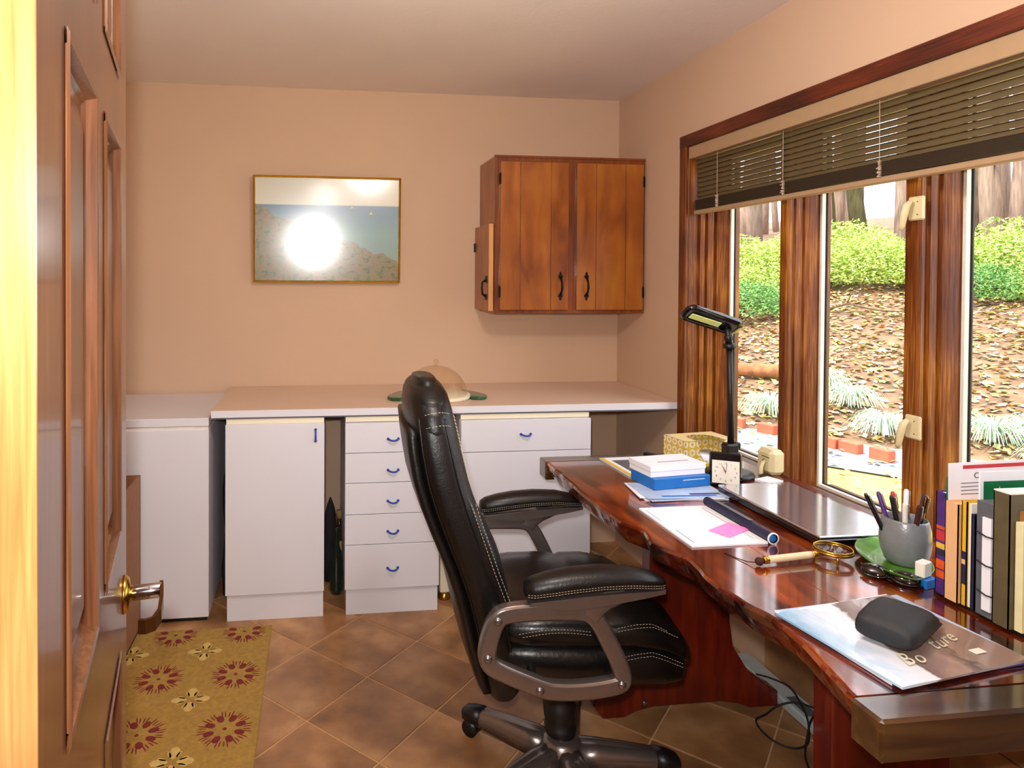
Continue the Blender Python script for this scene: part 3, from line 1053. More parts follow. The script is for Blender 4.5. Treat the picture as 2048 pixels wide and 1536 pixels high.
for xa, xb, g1, g2, hx_ in ((.897, 1.249, 1.0, 1.157, 1.206), (1.289, 1.641, 1.391, 1.546, 1.341)):
    dpart = MB().box(xa, xb, Yd0 + .005, Yd1, CZ0 + .018, CZ1 - .028).build('door', 'cabinet_edge_wood', t, True)
    for a, b_ in ((xa, g1), (g1, g2), (g2, xb)):
        MB().box(a + .0012, b_ - .0012, Yd0, Yd0 + .006, CZ0 + .018, CZ1 - .028, ch=.002).build('plank', 'cabinet_wood', dpart, True)
    h_ = MB()
    zc = 1.421
    h_.tube([(hx_, Yd0 - .003, zc + .042), (hx_, Yd0 - .014, zc + .034), (hx_ , Yd0 - .024, zc + .012), (hx_ , Yd0 - .026, zc - .004), (hx_, Yd0 - .022, zc - .022), (hx_, Yd0 - .012, zc - .036), (hx_, Yd0 - .003, zc - .044)], [.006, .006, .005, .0065, .005, .006, .006], 8)
    for s_ in (-1, 1):
        zz_ = zc + s_ * .050
        h_.prism([(hx_ + x, zz_ + z * s_) for x, z in ((-.004, -.014), (-.010, -.006), (-.013, .0), (-.007, .006), (-.004, .009), (-.006, .014), (0, .022), (.006, .014), (.004, .009), (.007, .006), (.013, 0), (.010, -.006), (.004, -.014))], 'Y', Yd0 - .004, Yd0)
    h_.build('handle', 'black_iron', dpart, True)
    hgx = xa if xa < 1 else xb
    for zc in (1.949, 1.392):
        MB().box(hgx - .006, hgx + .004, Yd0 - .004, Yd0 + .003, zc - .028, zc + .028, ch=.002).build('hinge', 'black_iron', dpart, True)
# small side door on the left flank of the cabinet
o = MB().box(CX0 - .026, CX0 - .004, CF + .006, D - .004, CZ0 + .012, 1.728, ch=.001).build('side_door', 'cabinet_wood', t, True)
MB().box(CX0 - .0265, CX0 - .0035, CF + .004, CF + .007, CZ0 + .012, 1.728).build('edge_strip', 'pale_wood', o, True)
hh = MB()
hh.tube([(CX0 - .027, 3.25, 1.45), (CX0 - .045, 3.25, 1.44), (CX0 - .048, 3.25, 1.41), (CX0 - .045, 3.25, 1.38), (CX0 - .027, 3.25, 1.365)], .005, 8)
hh.box(CX0 - .030, CX0 - .025, 3.236, 3.264, 1.35, 1.38).box(CX0 - .030, CX0 - .025, 3.236, 3.264, 1.435, 1.47)
hh.build('handle', 'black_iron', o, True)
MB().box(CX0 - .034, CX0 - .022, D - .02, D - .008, 1.60, 1.645).build('hinge', 'black_iron', o, True)

# ------------------------------------------------------------------ glass dome on a board, on the counter
t = thing('cake_dome', 'clear glass cheese dome on a cream board with green handles', 'dome', (.565, 3.09, CT))
bd = MB()
bd.lathe([(.01, 0), (.160, 0), (.166, .006), (.166, .014), (.160, .018), (.01, .018)], 40, (.565, 3.09, CT + .0005))
bd.build('board', 'cream_laminate', t, True)
for s_ in (-1, 1):
    pts = [(.15, -.085), (.185, -.10), (.222, -.085), (.236, -.05), (.225, -.01), (.20, .04), (.17, .085), (.15, .115), (.148, .07), (.156, .02), (.156, -.04)]
    MB().prism([(.565 + s_ * a, 3.09 + b_) for a, b_ in pts], 'Z', CT + .001, CT + .017).build('board_handle', 'green_plastic', t, True, bevel=.003)
pr_ = [(.148, .0195)]
for k in range(1, 13):
    a = pi / 2 * k / 12
    pr_.append((.143 * cos(a) + .002, .022 + .128 * sin(a)))
dm = MB()
dm.rings([[(.565 + r * cos(2 * pi * q / 40), 3.09 + r * sin(2 * pi * q / 40), CT + z) for q in range(40)] for r, z in [(.148, .0185)] + pr_], cap=False)
o = dm.build('glass_dome', 'dome_glass', t, True)
MB().lathe([(.004, .148), (.007, .150), (.006, .158), (.010, .163), (.013, .170), (.010, .178), (.003, .181)], 16, (.565, 3.09, CT)).build('knob', 'dome_glass', o, True)

# ------------------------------------------------------------------ desk
DT = .755
dk = thing('wooden_desk', 'heavy glossy live-edge slab desk with trestle legs under the window', 'desk', (1.27, 1.72, 0))
ys0, ys1 = 1.002, 2.438


def live(y):
    base = [(0.9, .893), (1.0, .893), (1.09, .912), (1.17, .93), (1.25, .936), (1.34, .915), (1.43, .908), (1.54, .928), (1.66, .884), (1.74, .902), (1.83, .872), (1.91, .866), (2.05, .862), (2.2, .868), (2.34, .872), (2.5, .878)]
    for (a, x), (b_, x2) in zip(base, base[1:]):
        if a <= y <= b_:
            t_ = (y - a) / (b_ - a)
            t_ = t_ * t_ * (3 - 2 * t_)
            return x + (x2 - x) * t_ + .004 * mn.noise(Vector((y * 22, 0, 0)))
    return .88


def plank(xa, xb, edge=False):
    R_ = []
    n = 90
    for k in range(n + 1):
        y = ys0 + (ys1 - ys0) * k / n
        z0, z1 = DT - .063, DT
        if edge:
            x = live(y)
            q = mn.noise(Vector((y * 7, 3, 0))) * .012
            q2 = mn.noise(Vector((y * 12, 9, 0))) * .010
            R_.append([(x + .030 + q2, y, z0), (x + .014 + q, y, z0 + .018), (x + .006 + q2 * .6, y, z0 + .038), (x + .0015, y, z1 - .008), (x + .006, y, z1 - .0015), (x + .012, y, z1), (xb, y, z1), (xb, y, z0)])
        else:
            R_.append([(xa, y, z0), (xa, y, z1 - .001), (xa + .001, y, z1), (xb - .001, y, z1), (xb, y, z1 - .001), (xb, y, z0)])
    return MB().rings(R_, smooth=False)


plank(.88, 1.1285, True).build('plank', 'desk_wood', dk, True)
plank(1.130, 1.392).build('plank', 'desk_wood', dk, True)
plank(1.3935, 1.642).build('plank', 'desk_wood', dk, True)
MB().box(.889, 1.640, .936, 1.0005, DT - .070, DT + .001, ch=.005).build('end_board', 'desk_cap_wood', dk, True)
MB().box(.874, 1.640, 2.4395, 2.511, DT - .070, DT + .001, ch=.005).build('end_board', 'desk_cap_wood', dk, True)
for yc in (2.10, 1.315):
    cpoly = [(.945, .0), (1.02, .0), (1.06, .018), (1.12, .03), (1.36, .03), (1.43, .018), (1.47, 0), (1.572, 0), (1.572, .05), (1.53, .075), (1.46, .13), (1.405, .215), (1.392, .30), (1.392, .60), (1.43, DT - .0645), (1.07, DT - .0645), (1.105, .60), (1.105, .26), (1.07, .15), (1.02, .105), (.925, .095), (.912, .045)]
    MB().prism(cpoly, 'Y', yc - .03, yc + .03).build('trestle', 'desk_leg_wood', dk, True, bevel=.005)
scw = MB()
for x in (1.09,):
    scw.lathe([(.001, 0), (.010, 0), (.008, -.004), (.001, -.005)], 12, (x, 2.07, .045), 'Y')
scw.build('screw', 'bolt_metal', dk, True)

# ------------------------------------------------------------------ office chair
ch = thing('office_chair', 'black leather swivel office chair with pewter arms pulled up to the desk', 'chair', (.696, 1.909, 0), rz=radians(-3.5))

LV = [(.222, -.205, -.165, .15), (.235, -.225, -.145, .195), (.27, -.245, -.130, .225), (.32, -.262, -.128, .238), (.40, -.285, -.135, .235), (.48, -.304, -.150, .248), (.56, -.324, -.175, .255), (.64, -.352, -.206, .258), (.72, -.386, -.234, .260), (.80, -.418, -.262, .260), (.88, -.442, -.288, .257), (.96, -.456, -.308, .250), (1.02, -.462, -.322, .240), (1.07, -.464, -.334, .222), (1.105, -.462, -.343, .195), (1.128, -.454, -.356, .16), (1.142, -.438, -.374, .11), (1.147, -.415, -.395, .05)]


def lv_at(z):
    for a, b_ in zip(LV, LV[1:]):
        if a[0] <= z <= b_[0]:
            t_ = (z - a[0]) / (b_[0] - a[0])
            return [a[i] + (b_[i] - a[i]) * t_ for i in range(4)]
    return list(LV[0]) if z < LV[0][0] else list(LV[-1])


def sup(th, a, b_, e=2.6):
    c, s_ = cos(th), sin(th)
    return (a * (abs(c) ** (2 / e)) * (1 if c >= 0 else -1), b_ * (abs(s_) ** (2 / e)) * (1 if s_ >= 0 else -1))


def back_pt(z, th, off=0.0, e=2.8, grow=0.0, lump=True):
    """point on the backrest surface; th=0 front (+x), -pi/2 near side (-y)"""
    _, r, f, w_ = lv_at(z)
    cx, hx_ = (r + f) / 2, (f - r) / 2
    # flat rear, pillowed front with a channel near the side bolster
    x, y = sup(th, hx_ + off + grow, w_ + off, e)
    if lump and x > 0:
        side = abs(y) / max(w_, 1e-3)
        x += .012 * math.exp(-((side - .80) / .16) ** 2) - .012 * math.exp(-((side - .52) / .08) ** 2)
        x += .006 * sin(z * 34) * (side < .5)
    return Vector((cx + x, y, z))


N = 56
shell = MB()
R_ = []
zl = []
z = .222
while z < 1.145:
    zl.append(z); z += .012 if z > 1.05 else .02
zl += [1.144]
for z in zl:
    R_.append([back_pt(z, 2 * pi * k / N) for k in range(N)])
shell.rings(R_)
shell.build('backrest', 'leather', ch)
# rear panel, slightly proud and rounded
R_ = []
for z in [q for q in zl[2:] if q < 1.03]:
    _, r, f, w_ = lv_at(z)
    w_ *= .90
    R_.append([(r - .010, -w_ * .8, z), (r - .003, -w_, z), (r + .02, -w_ * .98, z), (r + .02, w_ * .98, z), (r - .003, w_, z), (r - .010, w_ * .8, z), (r - .016, 0, z)])
MB().rings(R_).build('rear_panel', 'leather', ch)
# lumbar cushion in front
R_ = []
for k in range(22):
    z = .47 + k / 21 * .385
    q = max(.0, 1 - abs(k - 10.5) / 10.9) ** .45
    _, r, f, w_ = lv_at(z)
    R_.append([(f - .03 + sup(2 * pi * j / 32, .052 * q, (w_ - .004) * (.86 + .14 * q), 3.0)[0], sup(2 * pi * j / 32, .05 * q, (w_ - .002) * (.90 + .10 * q), 3.0)[1], z) for j in range(32)])
MB().rings(R_).build('lumbar_cushion', 'leather', ch)
# head roll at the top
R_ = []
for k in range(24):
    z = .985 + k / 23 * .163
    q = max(0, 1 - (abs(k - 10) / 13.2) ** 2.4)
    _, r, f, w_ = lv_at(min(z, 1.14))
    cx = (r + f) / 2 + .006
    cx = (r + f) / 2 + .003
    R_.append([(cx + sup(2 * pi * j / 32, ((f - r) / 2 + .007) * (.80 + .20 * q ** .5), 1, 2.4)[0], sup(2 * pi * j / 32, 1, (w_ + .006) * (.8 + .2 * q) if k < 16 else (w_ + .006), 2.4)[1], z) for j in range(32)])
MB().rings(R_).build('headrest', 'leather', ch)


def dashes(mb, pts, L=.006, g=.0045, r=.0009):
    acc = 0
    on = True
    cur = [pts[0]]
    for a, b_ in zip(pts, pts[1:]):
        a, b_ = Vector(a), Vector(b_)
        seg = (b_ - a).length
        pos = 0
        while pos < seg:
            need = (L if on else g) - acc
            st = min(need, seg - pos)
            pos += st
            acc += st
            p = a.lerp(b_, pos / seg)
            if on:
                cur.append(p)
            if acc >= (L if on else g) - 1e-9:
                if on and len(cur) > 1 and (Vector(cur[-1]) - Vector(cur[0])).length > 1e-4:
                    mb.tube([cur[0], cur[-1]], r, 4, smooth=False)
                on = not on
                acc = 0
                cur = [p]


for sgn in (-1, 1):
    for th0, nm_ in ((1.25, 'side_seam'), (2.05, 'rear_piping')):
        MB().tube([back_pt(z, sgn * th0, .0005) for z in [.36 + .70 * k / 30 for k in range(31)]], .0032, 6).build(nm_, 'leather', ch)
stt = MB()
for sgn in (-1, 1):
    for th0 in (.70, .62):
        pts = [back_pt(z, sgn * th0, .0025) for z in [.86 + .2 * k / 24 for k in range(25)]]
        dashes(stt, pts)
    pts2 = []
    for q_ in (0, .012):
        pts2 = []
        for k in range(25):
            z = .50 + .34 * k / 24
            _, r, f, w_ = lv_at(z)
            pts2.append((f - .022 + q_, sgn * (w_ + .003), z))
        dashes(stt, pts2)
for z in (1.028, 1.062):
    for o_ in (0,):
        pts = []
        for k in range(40):
            th = -2.6 + 5.2 * k / 39
            _, r, f, w_ = lv_at(z)
            cx = (r + f) / 2 + .006
            x, y = sup(th, .0685, w_ + .0075, 2.4)
            pts.append((cx + x, y, z + .030 * math.exp(-((abs(th) - 1.45) / .75) ** 2) - .012))
        dashes(stt, pts)
stt.build('stitching', 'thread', ch, kind='stuff')

# seat: base cushion and pillow top
def seat_ring(x, hw, z0, z1, e=3.4, n=36, cr=0.0):
    zc, hz = (z0 + z1) / 2, (z1 - z0) / 2
    pts = []
    for j in range(n):
        y, z = sup(2 * pi * j / n, hw, hz, e)
        if z > 0:
            z += cr * (1 - (y / hw) ** 2) - .008 * math.exp(-((abs(y) / hw - .72) / .06) ** 2)
        pts.append((x, y, zc + z))
    return pts


R_ = []
for x, hw, z0, z1 in ((-.215, .16, .345, .40), (-.21, .21, .32, .42), (-.18, .235, .302, .435), (-.10, .25, .292, .44), (0, .258, .286, .44), (.10, .262, .282, .438), (.20, .262, .280, .43), (.27, .258, .278, .42), (.315, .248, .282, .405), (.335, .225, .295, .39), (.345, .17, .32, .365)):
    R_.append(seat_ring(x, hw, z0, z1))
MB().rings(R_).build('seat_base', 'leather_seat', ch)
R_ = []
for x, hw, z0, z1 in ((-.205, .17, .425, .46), (-.20, .215, .415, .485), (-.17, .24, .405, .500), (-.08, .256, .40, .508), (.02, .262, .398, .508), (.075, .264, .398, .500), (.09, .262, .398, .494), (.105, .264, .398, .502), (.18, .264, .395, .503), (.26, .258, .375, .488), (.32, .245, .345, .455), (.348, .225, .33, .415), (.358, .18, .335, .385)):
    R_.append(seat_ring(x, hw, z0, z1, cr=.008))
MB().rings(R_).build('seat', 'leather_seat', ch)
st2 = MB()
for z0, hw, a, b_ in ((.470, .2635, -.16, .05), (.462, .2655, -.15, .05), (.478, .262, .12, .27), (.470, .264, .12, .30), (.398, .263, .14, .32), (.388, .264, .14, .32)):
    for sgn in (-1, 1):
        pts = []
        for k in range(21):
            x = a + (b_ - a) * k / 20
            pts.append((x, sgn * (hw + .0015 - max(0, x - .2) ** 2 * 1.0), z0 + .010 * sin(pi * k / 20) - max(0, x - .22) * .35))
        dashes(st2, pts, L=.005, g=.004, r=.0007)
st2.build('seat_stitching', 'thread', ch, kind='stuff')
# mechanism, gas column
mc = MB()
mc.box(-.12, .12, -.10, .10, .255, .292, ch=.01).box(-.19, -.08, -.05, .05, .262, .292, ch=.006)
mc.build('tilt_mechanism', 'black_plastic', ch)
MB().lathe([(.004, .335), (.052, .335), (.050, .255), (.046, .215), (.049, .21), (.046, .175), (.042, .155), (.046, .15), (.042, .115), (.004, .115)], 20, mat=Matrix.Translation((.022, -.070, 0)) @ Matrix.Shear('XY', 4, (0, .12))).build('column', 'black_plastic', ch)
MB().tube([(-.02, -.10, .27), (-.025, -.16, .268), (-.03, -.21, .272)], [.006, .006, .010], 8).build('height_lever', 'black_plastic', ch)

# arm frames and pads
bolts = [(-.236, .549), (-.262, .449), (-.122, .359), (.101, .368)]
for sgn in (-1, 1):
    yy = sgn * .325
    fr_ = MB()
    loop_ = [(-.21, .560), (-.235, .545), (-.252, .505), (-.262, .455), (-.255, .428), (-.22, .405), (-.16, .378), (-.105, .356), (-.07, .350), (-.02, .348), (.04, .352), (.095, .362), (.108, .378), (.100, .410), (.085, .445), (.055, .505), (.030, .545), (.0, .562), (-.06, .566), (-.14, .566)]
    sec = [(.023, .014), (.017, .020), (-.017, .020), (-.023, .014), (-.023, -.012), (-.017, -.017), (.017, -.017), (.023, -.012)]
    pts = []
    for (x, z) in loop_:
        inset = -sgn * .035 * (1 if z < .40 else 0) * 0
        pts.append((x, yy + inset, z))
    # smooth the loop (closed Catmull-Rom)
    sm = []
    n = len(pts)
    for i in range(n):
        p0, p1, p2, p3 = [Vector(pts[(i + k) % n]) for k in (-1, 0, 1, 2)]
        for t_ in (0, .33, .66):
            sm.append(.5 * ((2 * p1) + (-p0 + p2) * t_ + (2 * p0 - 5 * p1 + 4 * p2 - p3) * t_ ** 2 + (-p0 + 3 * p1 - 3 * p2 + p3) * t_ ** 3))
    fr_.tube(sm, 1.0, loop=True, up=(0, 1, 0), section=[(q[1], q[0]) for q in sec])
    fr_.tube([(.012, yy, .550), (.030, yy, .575), (.060, yy, .594), (.11, yy, .606)], [1.15, 1.2, 1.1, .8], up=(0, 1, 0), section=[(q[1], q[0]) for q in sec])
    plate = [(-.15, .598), (-.08, .604), (0, .612), (.10, .618), (.19, .622), (.215, .626), (.215, .614), (.16, .603), (.08, .590), (0, .578), (-.06, .577), (-.10, .583), (-.15, .592)]
    fr_.prism(plate, 'Y', yy - .026, yy + .026)
    o = fr_.build('arm_frame', 'pewter', ch, bevel=.003)
    for (x, z) in bolts:
        MB().lathe([(.001, sgn * .026), (.008, sgn * .024), (.0115, sgn * .020), (.0115, sgn * .012), (.001, sgn * .012)], 14, (x, yy, z), 'Y').build('bolt', 'bolt_metal', o)
    # struts tying the frame to seat and back
    for (x, z) in bolts[2:]:
        br = MB().cyl((x, yy - sgn * .015, z - .02 if z > .36 else z), (x, sgn * .2, z - .02 if z > .36 else z), .012, n=10)
        br.build('bracket', 'black_plastic', o)
    for (x, z) in bolts[:2]:
        br = MB().cyl((x, yy - sgn * .015, z), (x + .01, sgn * .235, z), .011, n=10)
        br.build('bracket', 'black_plastic', o)
    pd = MB()
    R_ = []
    prof = [(-.162, .622, .012, .010), (-.158, .624, .026, .020), (-.14, .628, .036, .027), (-.10, .636, .042, .030), (-.04, .645, .045, .031), (.04, .652, .046, .029), (.12, .652, .045, .025), (.175, .646, .041, .020), (.204, .641, .032, .015), (.218, .638, .020, .010), (.223, .636, .008, .005)]
    for x, zc, hw, hz in prof:
        R_.append([(x, yy + sup(2 * pi * j / 24, hw, 1, 2.3)[0], zc + sup(2 * pi * j / 24, 1, hz, 2.3)[1]) for j in range(24)])
    pd.rings(R_)
    o2 = pd.build('arm_pad', 'leather', ch)
    s3 = MB()
    for side in (-1, 1):
        for dz in (-.004, .002):
            pts = [(x, yy + side * (hw + .0008), zc - hz * .25 + dz) for x, zc, hw, hz in prof[1:-1]]
            dashes(s3, pts, L=.0045, g=.0035, r=.0006)
    s3.build('pad_stitching', 'thread', o2, kind='stuff')
# upper body raised on the gas column
for c_ in ch.children:
    if c_.name.startswith('column'):
        continue
    c_.scale = (.945, .945, .945)
    c_.location = (0, 0, .080)
BO = Matrix.Translation((.022, -.070, 0))
# five-star base
bs = MB()
bs.lathe([(.004, .06), (.056, .06), (.066, .075), (.064, .10), (.052, .118), (.046, .128), (.004, .128)], 24, mat=BO)
o = bs.build('base_hub', 'pewter', ch)
for k in range(5):
    a = radians(138 + 72 * k)
    c, s_ = cos(a), sin(a)
    m_ = BO @ Matrix(((c, -s_, 0, 0), (s_, c, 0, 0), (0, 0, 1, 0), (0, 0, 0, 1)))
    lg = MB()
    R_ = []
    for x, hw, z0, z1 in ((.035, .046, .055, .118), (.10, .041, .054, .116), (.18, .036, .054, .108), (.26, .031, .053, .098), (.305, .028, .052, .089), (.328, .021, .055, .080)):
        R_.append([(x, hw * y, z0 + (z1 - z0) * z) for y, z in ((-1, 0), (-1, .55), (-.6, .92), (-.2, .97), (0, .90), (.2, .97), (.6, .92), (1, .55), (1, 0))])
    lg.rings(R_, mat=m_)
    lo = lg.build('base_leg', 'pewter', ch)
    cp = MB()
    R_ = []
    for x, hw, z0, z1 in ((.265, .0325, .058, .0985), (.300, .0305, .052, .0925), (.328, .024, .053, .083), (.338, .012, .058, .072)):
        R_.append([(x, hw * y, z0 + (z1 - z0) * z) for y, z in ((-1, 0), (-1, .6), (-.5, 1), (.5, 1), (1, .6), (1, 0))])
    cp.rings(R_, mat=m_)
    cp.build('foot_pad', 'black_plastic', lo)
    cs = MB()
    for y0, y1 in ((-.022, -.006), (.006, .022)):
        cs.cyl((.304, y0, .026), (.304, y1, .026), .026, n=18, mat=m_)
    cs.cyl((.304, -.006, .026), (.304, .006, .026), .010, n=10, mat=m_)
    cs.box(.286, .314, -.005, .005, .03, .058, mat=m_)
    cs.build('caster', 'black_plastic', lo)

# ------------------------------------------------------------------ things on the desk
def rmat(x, y, z, a, tilt=0.0, ax='X'):
    return Matrix.Translation((x, y, z)) @ Matrix.Rotation(a, 4, 'Z') @ Matrix.Rotation(tilt, 4, ax)


def item(name, label, cat, x, y, z=DT, a=0.0, group=None, rot=None):
    return thing(name, label, cat, (x, y, z), rz=radians(a), group=group, rot=rot)


# far magazine
t = item('magazine', 'open-topped pale magazine lying at the far end of the desk', 'magazine', 1.205, 2.315, DT, 2)
B(-.105, .105, -.14, .14, .0005, .006).build('pages', 'paper', t)
B(-.075, .09, -.06, .10, .006, .0064).build('cover_photo', 'grey_cover', t, label='dark printed photo')
B(-.02, .06, -.085, -.02, .0064, .0067).build('red_patch', 'paper_red', t)
B(-.105, -.09, -.14, .14, .0061, .0064).build('yellow_edge', 'yellow_box', t)
t = item('remote_control', 'slim dark stick lying behind the white box near the wall', 'remote', 1.33, 2.44, DT, -62)
MB().box(-.06, .06, -.012, .012, .0005, .014, ch=.003).build('body', 'black_plastic', t)

# tissue box with cut-away front
t = item('tissue_box', 'yellow and white patterned tissue box with cut-out front', 'box', 1.445, 2.352, DT, 8)
W_, D_, H_ = .108, .062, .105
tb = MB()
tb.box(-W_, -W_ + .0015, -D_, D_, .001, H_).box(W_ - .0015, W_, -D_, D_, .001, H_).box(-W_, W_, D_ - .0015, D_, .001, H_).box(-W_, W_, -D_, D_, .001, .003)
tb.prism([(-W_, .001), (W_, .001), (W_, H_), (.062, H_), (.052, .062), (.035, .035), (0, .026), (-.03, .034), (-.046, .06), (-.055, H_), (-W_, H_)], 'Y', -D_, -D_ + .0015)
tb.prism([(-W_, -D_), (-.055, -D_), (-.058, -.01), (-.045, .022), (0, .034), (.045, .022), (.062, -.01), (.062, -D_), (W_, -D_), (W_, D_), (-W_, D_)], 'Z', H_ - .0015, H_)
tb.build('box', 'tissue_pattern', t)
ts = MB()
R_ = []
for k in range(6):
    z = .004 + k * .008
    R_.append([((W_ - .012 - .006 * k * (k > 3)) * cos(q) ** 1, (D_ - .006) * sin(q), z + .004 * sin(q * 5)) for q in [2 * pi * j / 20 for j in range(20)]])
ts.rings(R_)
ts.build('tissues', 'paper', t)
B(-W_ - .001, W_ + .001, -D_ - .001, -D_ + .0005, .001, .02).build('yellow_band', 'yellow_box', t)

# paper pile, blue box, white box
mats_ = ['paper', 'paper_blue', 'paper', 'paper_blue']
for k, (dx, dy, a) in enumerate(((0, 0, -4), (.006, -.004, 1), (-.008, .004, -8), (.004, .0, -3))):
    t = item('loose_paper', ['white sheet at the bottom of the pile under the boxes', 'pale blue leaflet second from the bottom of the pile under the boxes', 'white folded letter third in the pile under the boxes', 'blue and white printed leaflet on top of the pile under the boxes'][k], 'paper', 1.175 + dx, 2.04 + dy, DT + .0004 + k * .0022, a, 'papers under the two boxes')
    B(-.135, .135, -.078, .078, 0, .0018).build('sheet', mats_[k], t)
    if k == 3:
        B(.02, .12, -.05, -.035, .0018, .0021).build('printed_band', 'purple_book', t)
        B(-.08, .10, -.066, -.054, .0018, .0021).build('blue_band', 'blue_box', t)
t = item('flat_box', 'bright blue flat box on the loose papers, under the white one', 'box', 1.198, 2.118, DT + .010, 8)
MB().box(-.108, .108, -.065, .065, 0, .036, ch=.0015).build('carton', 'blue_box', t)
B(.0, .085, -.0656, -.0648, .024, .027).build('light_stripe', 'paper_blue', t)
t = item('flat_box', 'white flat box lying on top of the bright blue one', 'box', 1.192, 2.128, DT + .0465, 7)
MB().box(-.104, .104, -.060, .062, 0, .020, ch=.001).box(-.106, .106, -.062, .064, .018, .037, ch=.0015).build('carton', 'paper', t)
B(-.05, .07, -.02, -.016, .037, .0374).build('crease', 'paper_ink', t)

# clock
t = ck = item('desk_clock', 'small black square clock leaning beside the lamp foot', 'clock', 1.377, 2.082, DT + .001, -30, rot=(radians(-7), 0, radians(-30)))
MB().box(-.043, .043, -.012, .020, .0, .104, ch=.004).build('case', 'gloss_black', t)
B(-.036, .036, -.0135, -.0118, .010, .080).build('dial', 'gasket_white', t)
for k in range(12):
    if k in (0, 3, 6, 9, 1, 2, 4, 5, 7, 8, 10, 11):
        q = pi / 6 * k
        text('numeral', str(k or 12), .0085, 'gasket_dark', t, (.028 * sin(q), -.0137, .045 + .027 * cos(q)), (pi / 2, 0, 0), .0001)
hd_ = MB()
hd_.tube([(0, -.0142, .045), (-.008, -.0142, .062)], .0011, 4).tube([(0, -.0142, .045), (.003, -.0142, .069)], .0008, 4)
hd_.build('hands', 'gasket_dark', t)
MB().tube([(0, -.0146, .040), (-.010, -.0146, .066)], .0009, 4).build('alarm_hand', 'paper_red', t)

ck.scale = (1.16, 1.1, 1.08)

# lamp
t = item('desk_lamp', 'black task lamp with long tilted rectangular head on the desk', 'lamp', 1.474, 2.205, DT)
MB().lathe([(.004, .0005), (.078, .0005), (.082, .006), (.078, .014), (.05, .020), (.004, .022)], 28).build('base', 'black_plastic', t)
MB().box(-.022, .024, -.020, .022, .018, .115, ch=.006).box(-.030, .0, -.024, .024, .018, .07, ch=.008).box(.016, .036, -.012, .012, .095, .118, ch=.004).build('joint_housing', 'black_plastic', t)
MB().cyl((.004, 0, .10), (-.006, 0, .47), .0115, .0105, n=16).build('pole', 'black_plastic', t)
MB().lathe([(.004, .455), (.021, .455), (.023, .462), (.021, .470), (.012, .474), (.004, .474)], 16, (-.006, 0, 0)).ball((-.010, 0, .492), .016).cyl((-.008, 0, .47), (-.014, 0, .525), .012, n=12).build('elbow', 'black_plastic', t)
HMAT = Matrix.Translation((-.075, 0, .558)) @ Matrix.Rotation(radians(17), 4, 'Y') @ Matrix.Rotation(radians(-40), 4, 'X')
hd_ = MB()


def rrect(hx_, hy_, r, z, n=6):
    o_ = []
    for sx, sy, a0 in ((1, 1, 0), (-1, 1, pi / 2), (-1, -1, pi), (1, -1, 3 * pi / 2)):
        for k in range(n + 1):
            q = a0 + pi / 2 * k / n
            o_.append((sx * (hx_ - r) + r * cos(q), sy * (hy_ - r) + r * sin(q), z))
    return o_


hd_.rings([rrect(.088, .022, .012, -.013), rrect(.108, .035, .026, -.012), rrect(.114, .040, .030, 0), rrect(.110, .037, .028, .008)], mat=HMAT)
o = hd_.build('lamp_head', 'gloss_black', t)
MB().rings([rrect(.108, .034, .026, .0075), rrect(.100, .028, .022, .0115)], mat=HMAT).build('top_plate', 'lamp_silver', o)
MB().box(-.088, .030, -.013, .013, -.0165, -.0125, mat=HMAT, ch=.002).build('tube', 'tube_glass', o)

# folded white paper behind the clock
t = item('notepad', 'small white notepad lying between the lamp foot and the crank', 'notepad', 1.560, 2.115, DT, 20)
MB().box(-.035, .035, -.028, .028, .0005, .008).build('pages', 'paper', t)

# laptop
t = item('laptop', 'closed silver-lidded laptop lying along the window side of the desk', 'laptop', 1.435, 1.795, DT)
MB().box(-.128, .128, -.222, .222, .003, .022, ch=.004).build('body', 'gloss_black', t)
MB().box(-.128, .128, -.222, .222, .0225, .030, ch=.0025).build('lid', 'silver_lid', t)
ft = MB()
for sx in (-1, 1):
    for sy in (-1, 1):
        ft.cyl((sx * .1, sy * .19, 0), (sx * .1, sy * .19, .004), .008, n=8)
ft.build('feet', 'black_plastic', t)

# magazine with rolled edge and pink sticky notes
t = item('magazine', 'white-paged magazine with its dark cover rolled along one side', 'magazine', 1.09, 1.758, DT, 0)
B(-.116, .098, -.147, .138, .0005, .005).build('pages', 'paper', t)
B(-.114, .10, -.145, .14, .005, .0058).build('top_page', 'paper', t)
for x0, x1, y0, y1 in ((-.100, -.098, -.13, -.04), (.075, .0765, -.12, .12), (-.105, -.1035, .03, .12)):
    B(x0, x1, y0, y1, .0058, .0061).build('printed_line', 'paper_ink', t)
rl = MB()
sp_ = []
for k in range(18):
    q = -pi / 2 + 2 * pi * k / 16
    r_ = .0155 - .0002 * k
    sp_.append((.110 + r_ * cos(q), .016 + r_ * sin(q)))
sp_ += [(.110 + (r_ - .0022) * cos(-pi / 2 + 2 * pi * k / 16), .016 + (r_ - .0022) * sin(-pi / 2 + 2 * pi * k / 16)) for k in range(17, -1, -1)]
rl.prism(sp_, 'Y', -.150, .148)
rl.build('rolled_cover', 'navy', t)
MB().lathe([(.0125, 0), (.0158, 0), (.0158, -.003), (.0125, -.003)], 20, (.110, -.1495, .016), 'Y', cap=False).build('cover_edge', 'paper', t)
MB().lathe([(.001, 0), (.0122, 0), (.0122, -.002), (.001, -.002)], 16, (.110, -.148, .016), 'Y').build('inner_print', 'blue_box', t)
MB().box(.105, .118, -.06, .10, .0315, .0322).build('cover_picture', 'grey_cover', t)
t = item('sticky_notes', 'pink sticky notes on the white page of the rolled magazine', 'sticky notes', 1.136, 1.698, DT + .0062, 28)
B(-.052, .052, -.030, .030, 0, .003).build('pad', 'paper_pink', t)

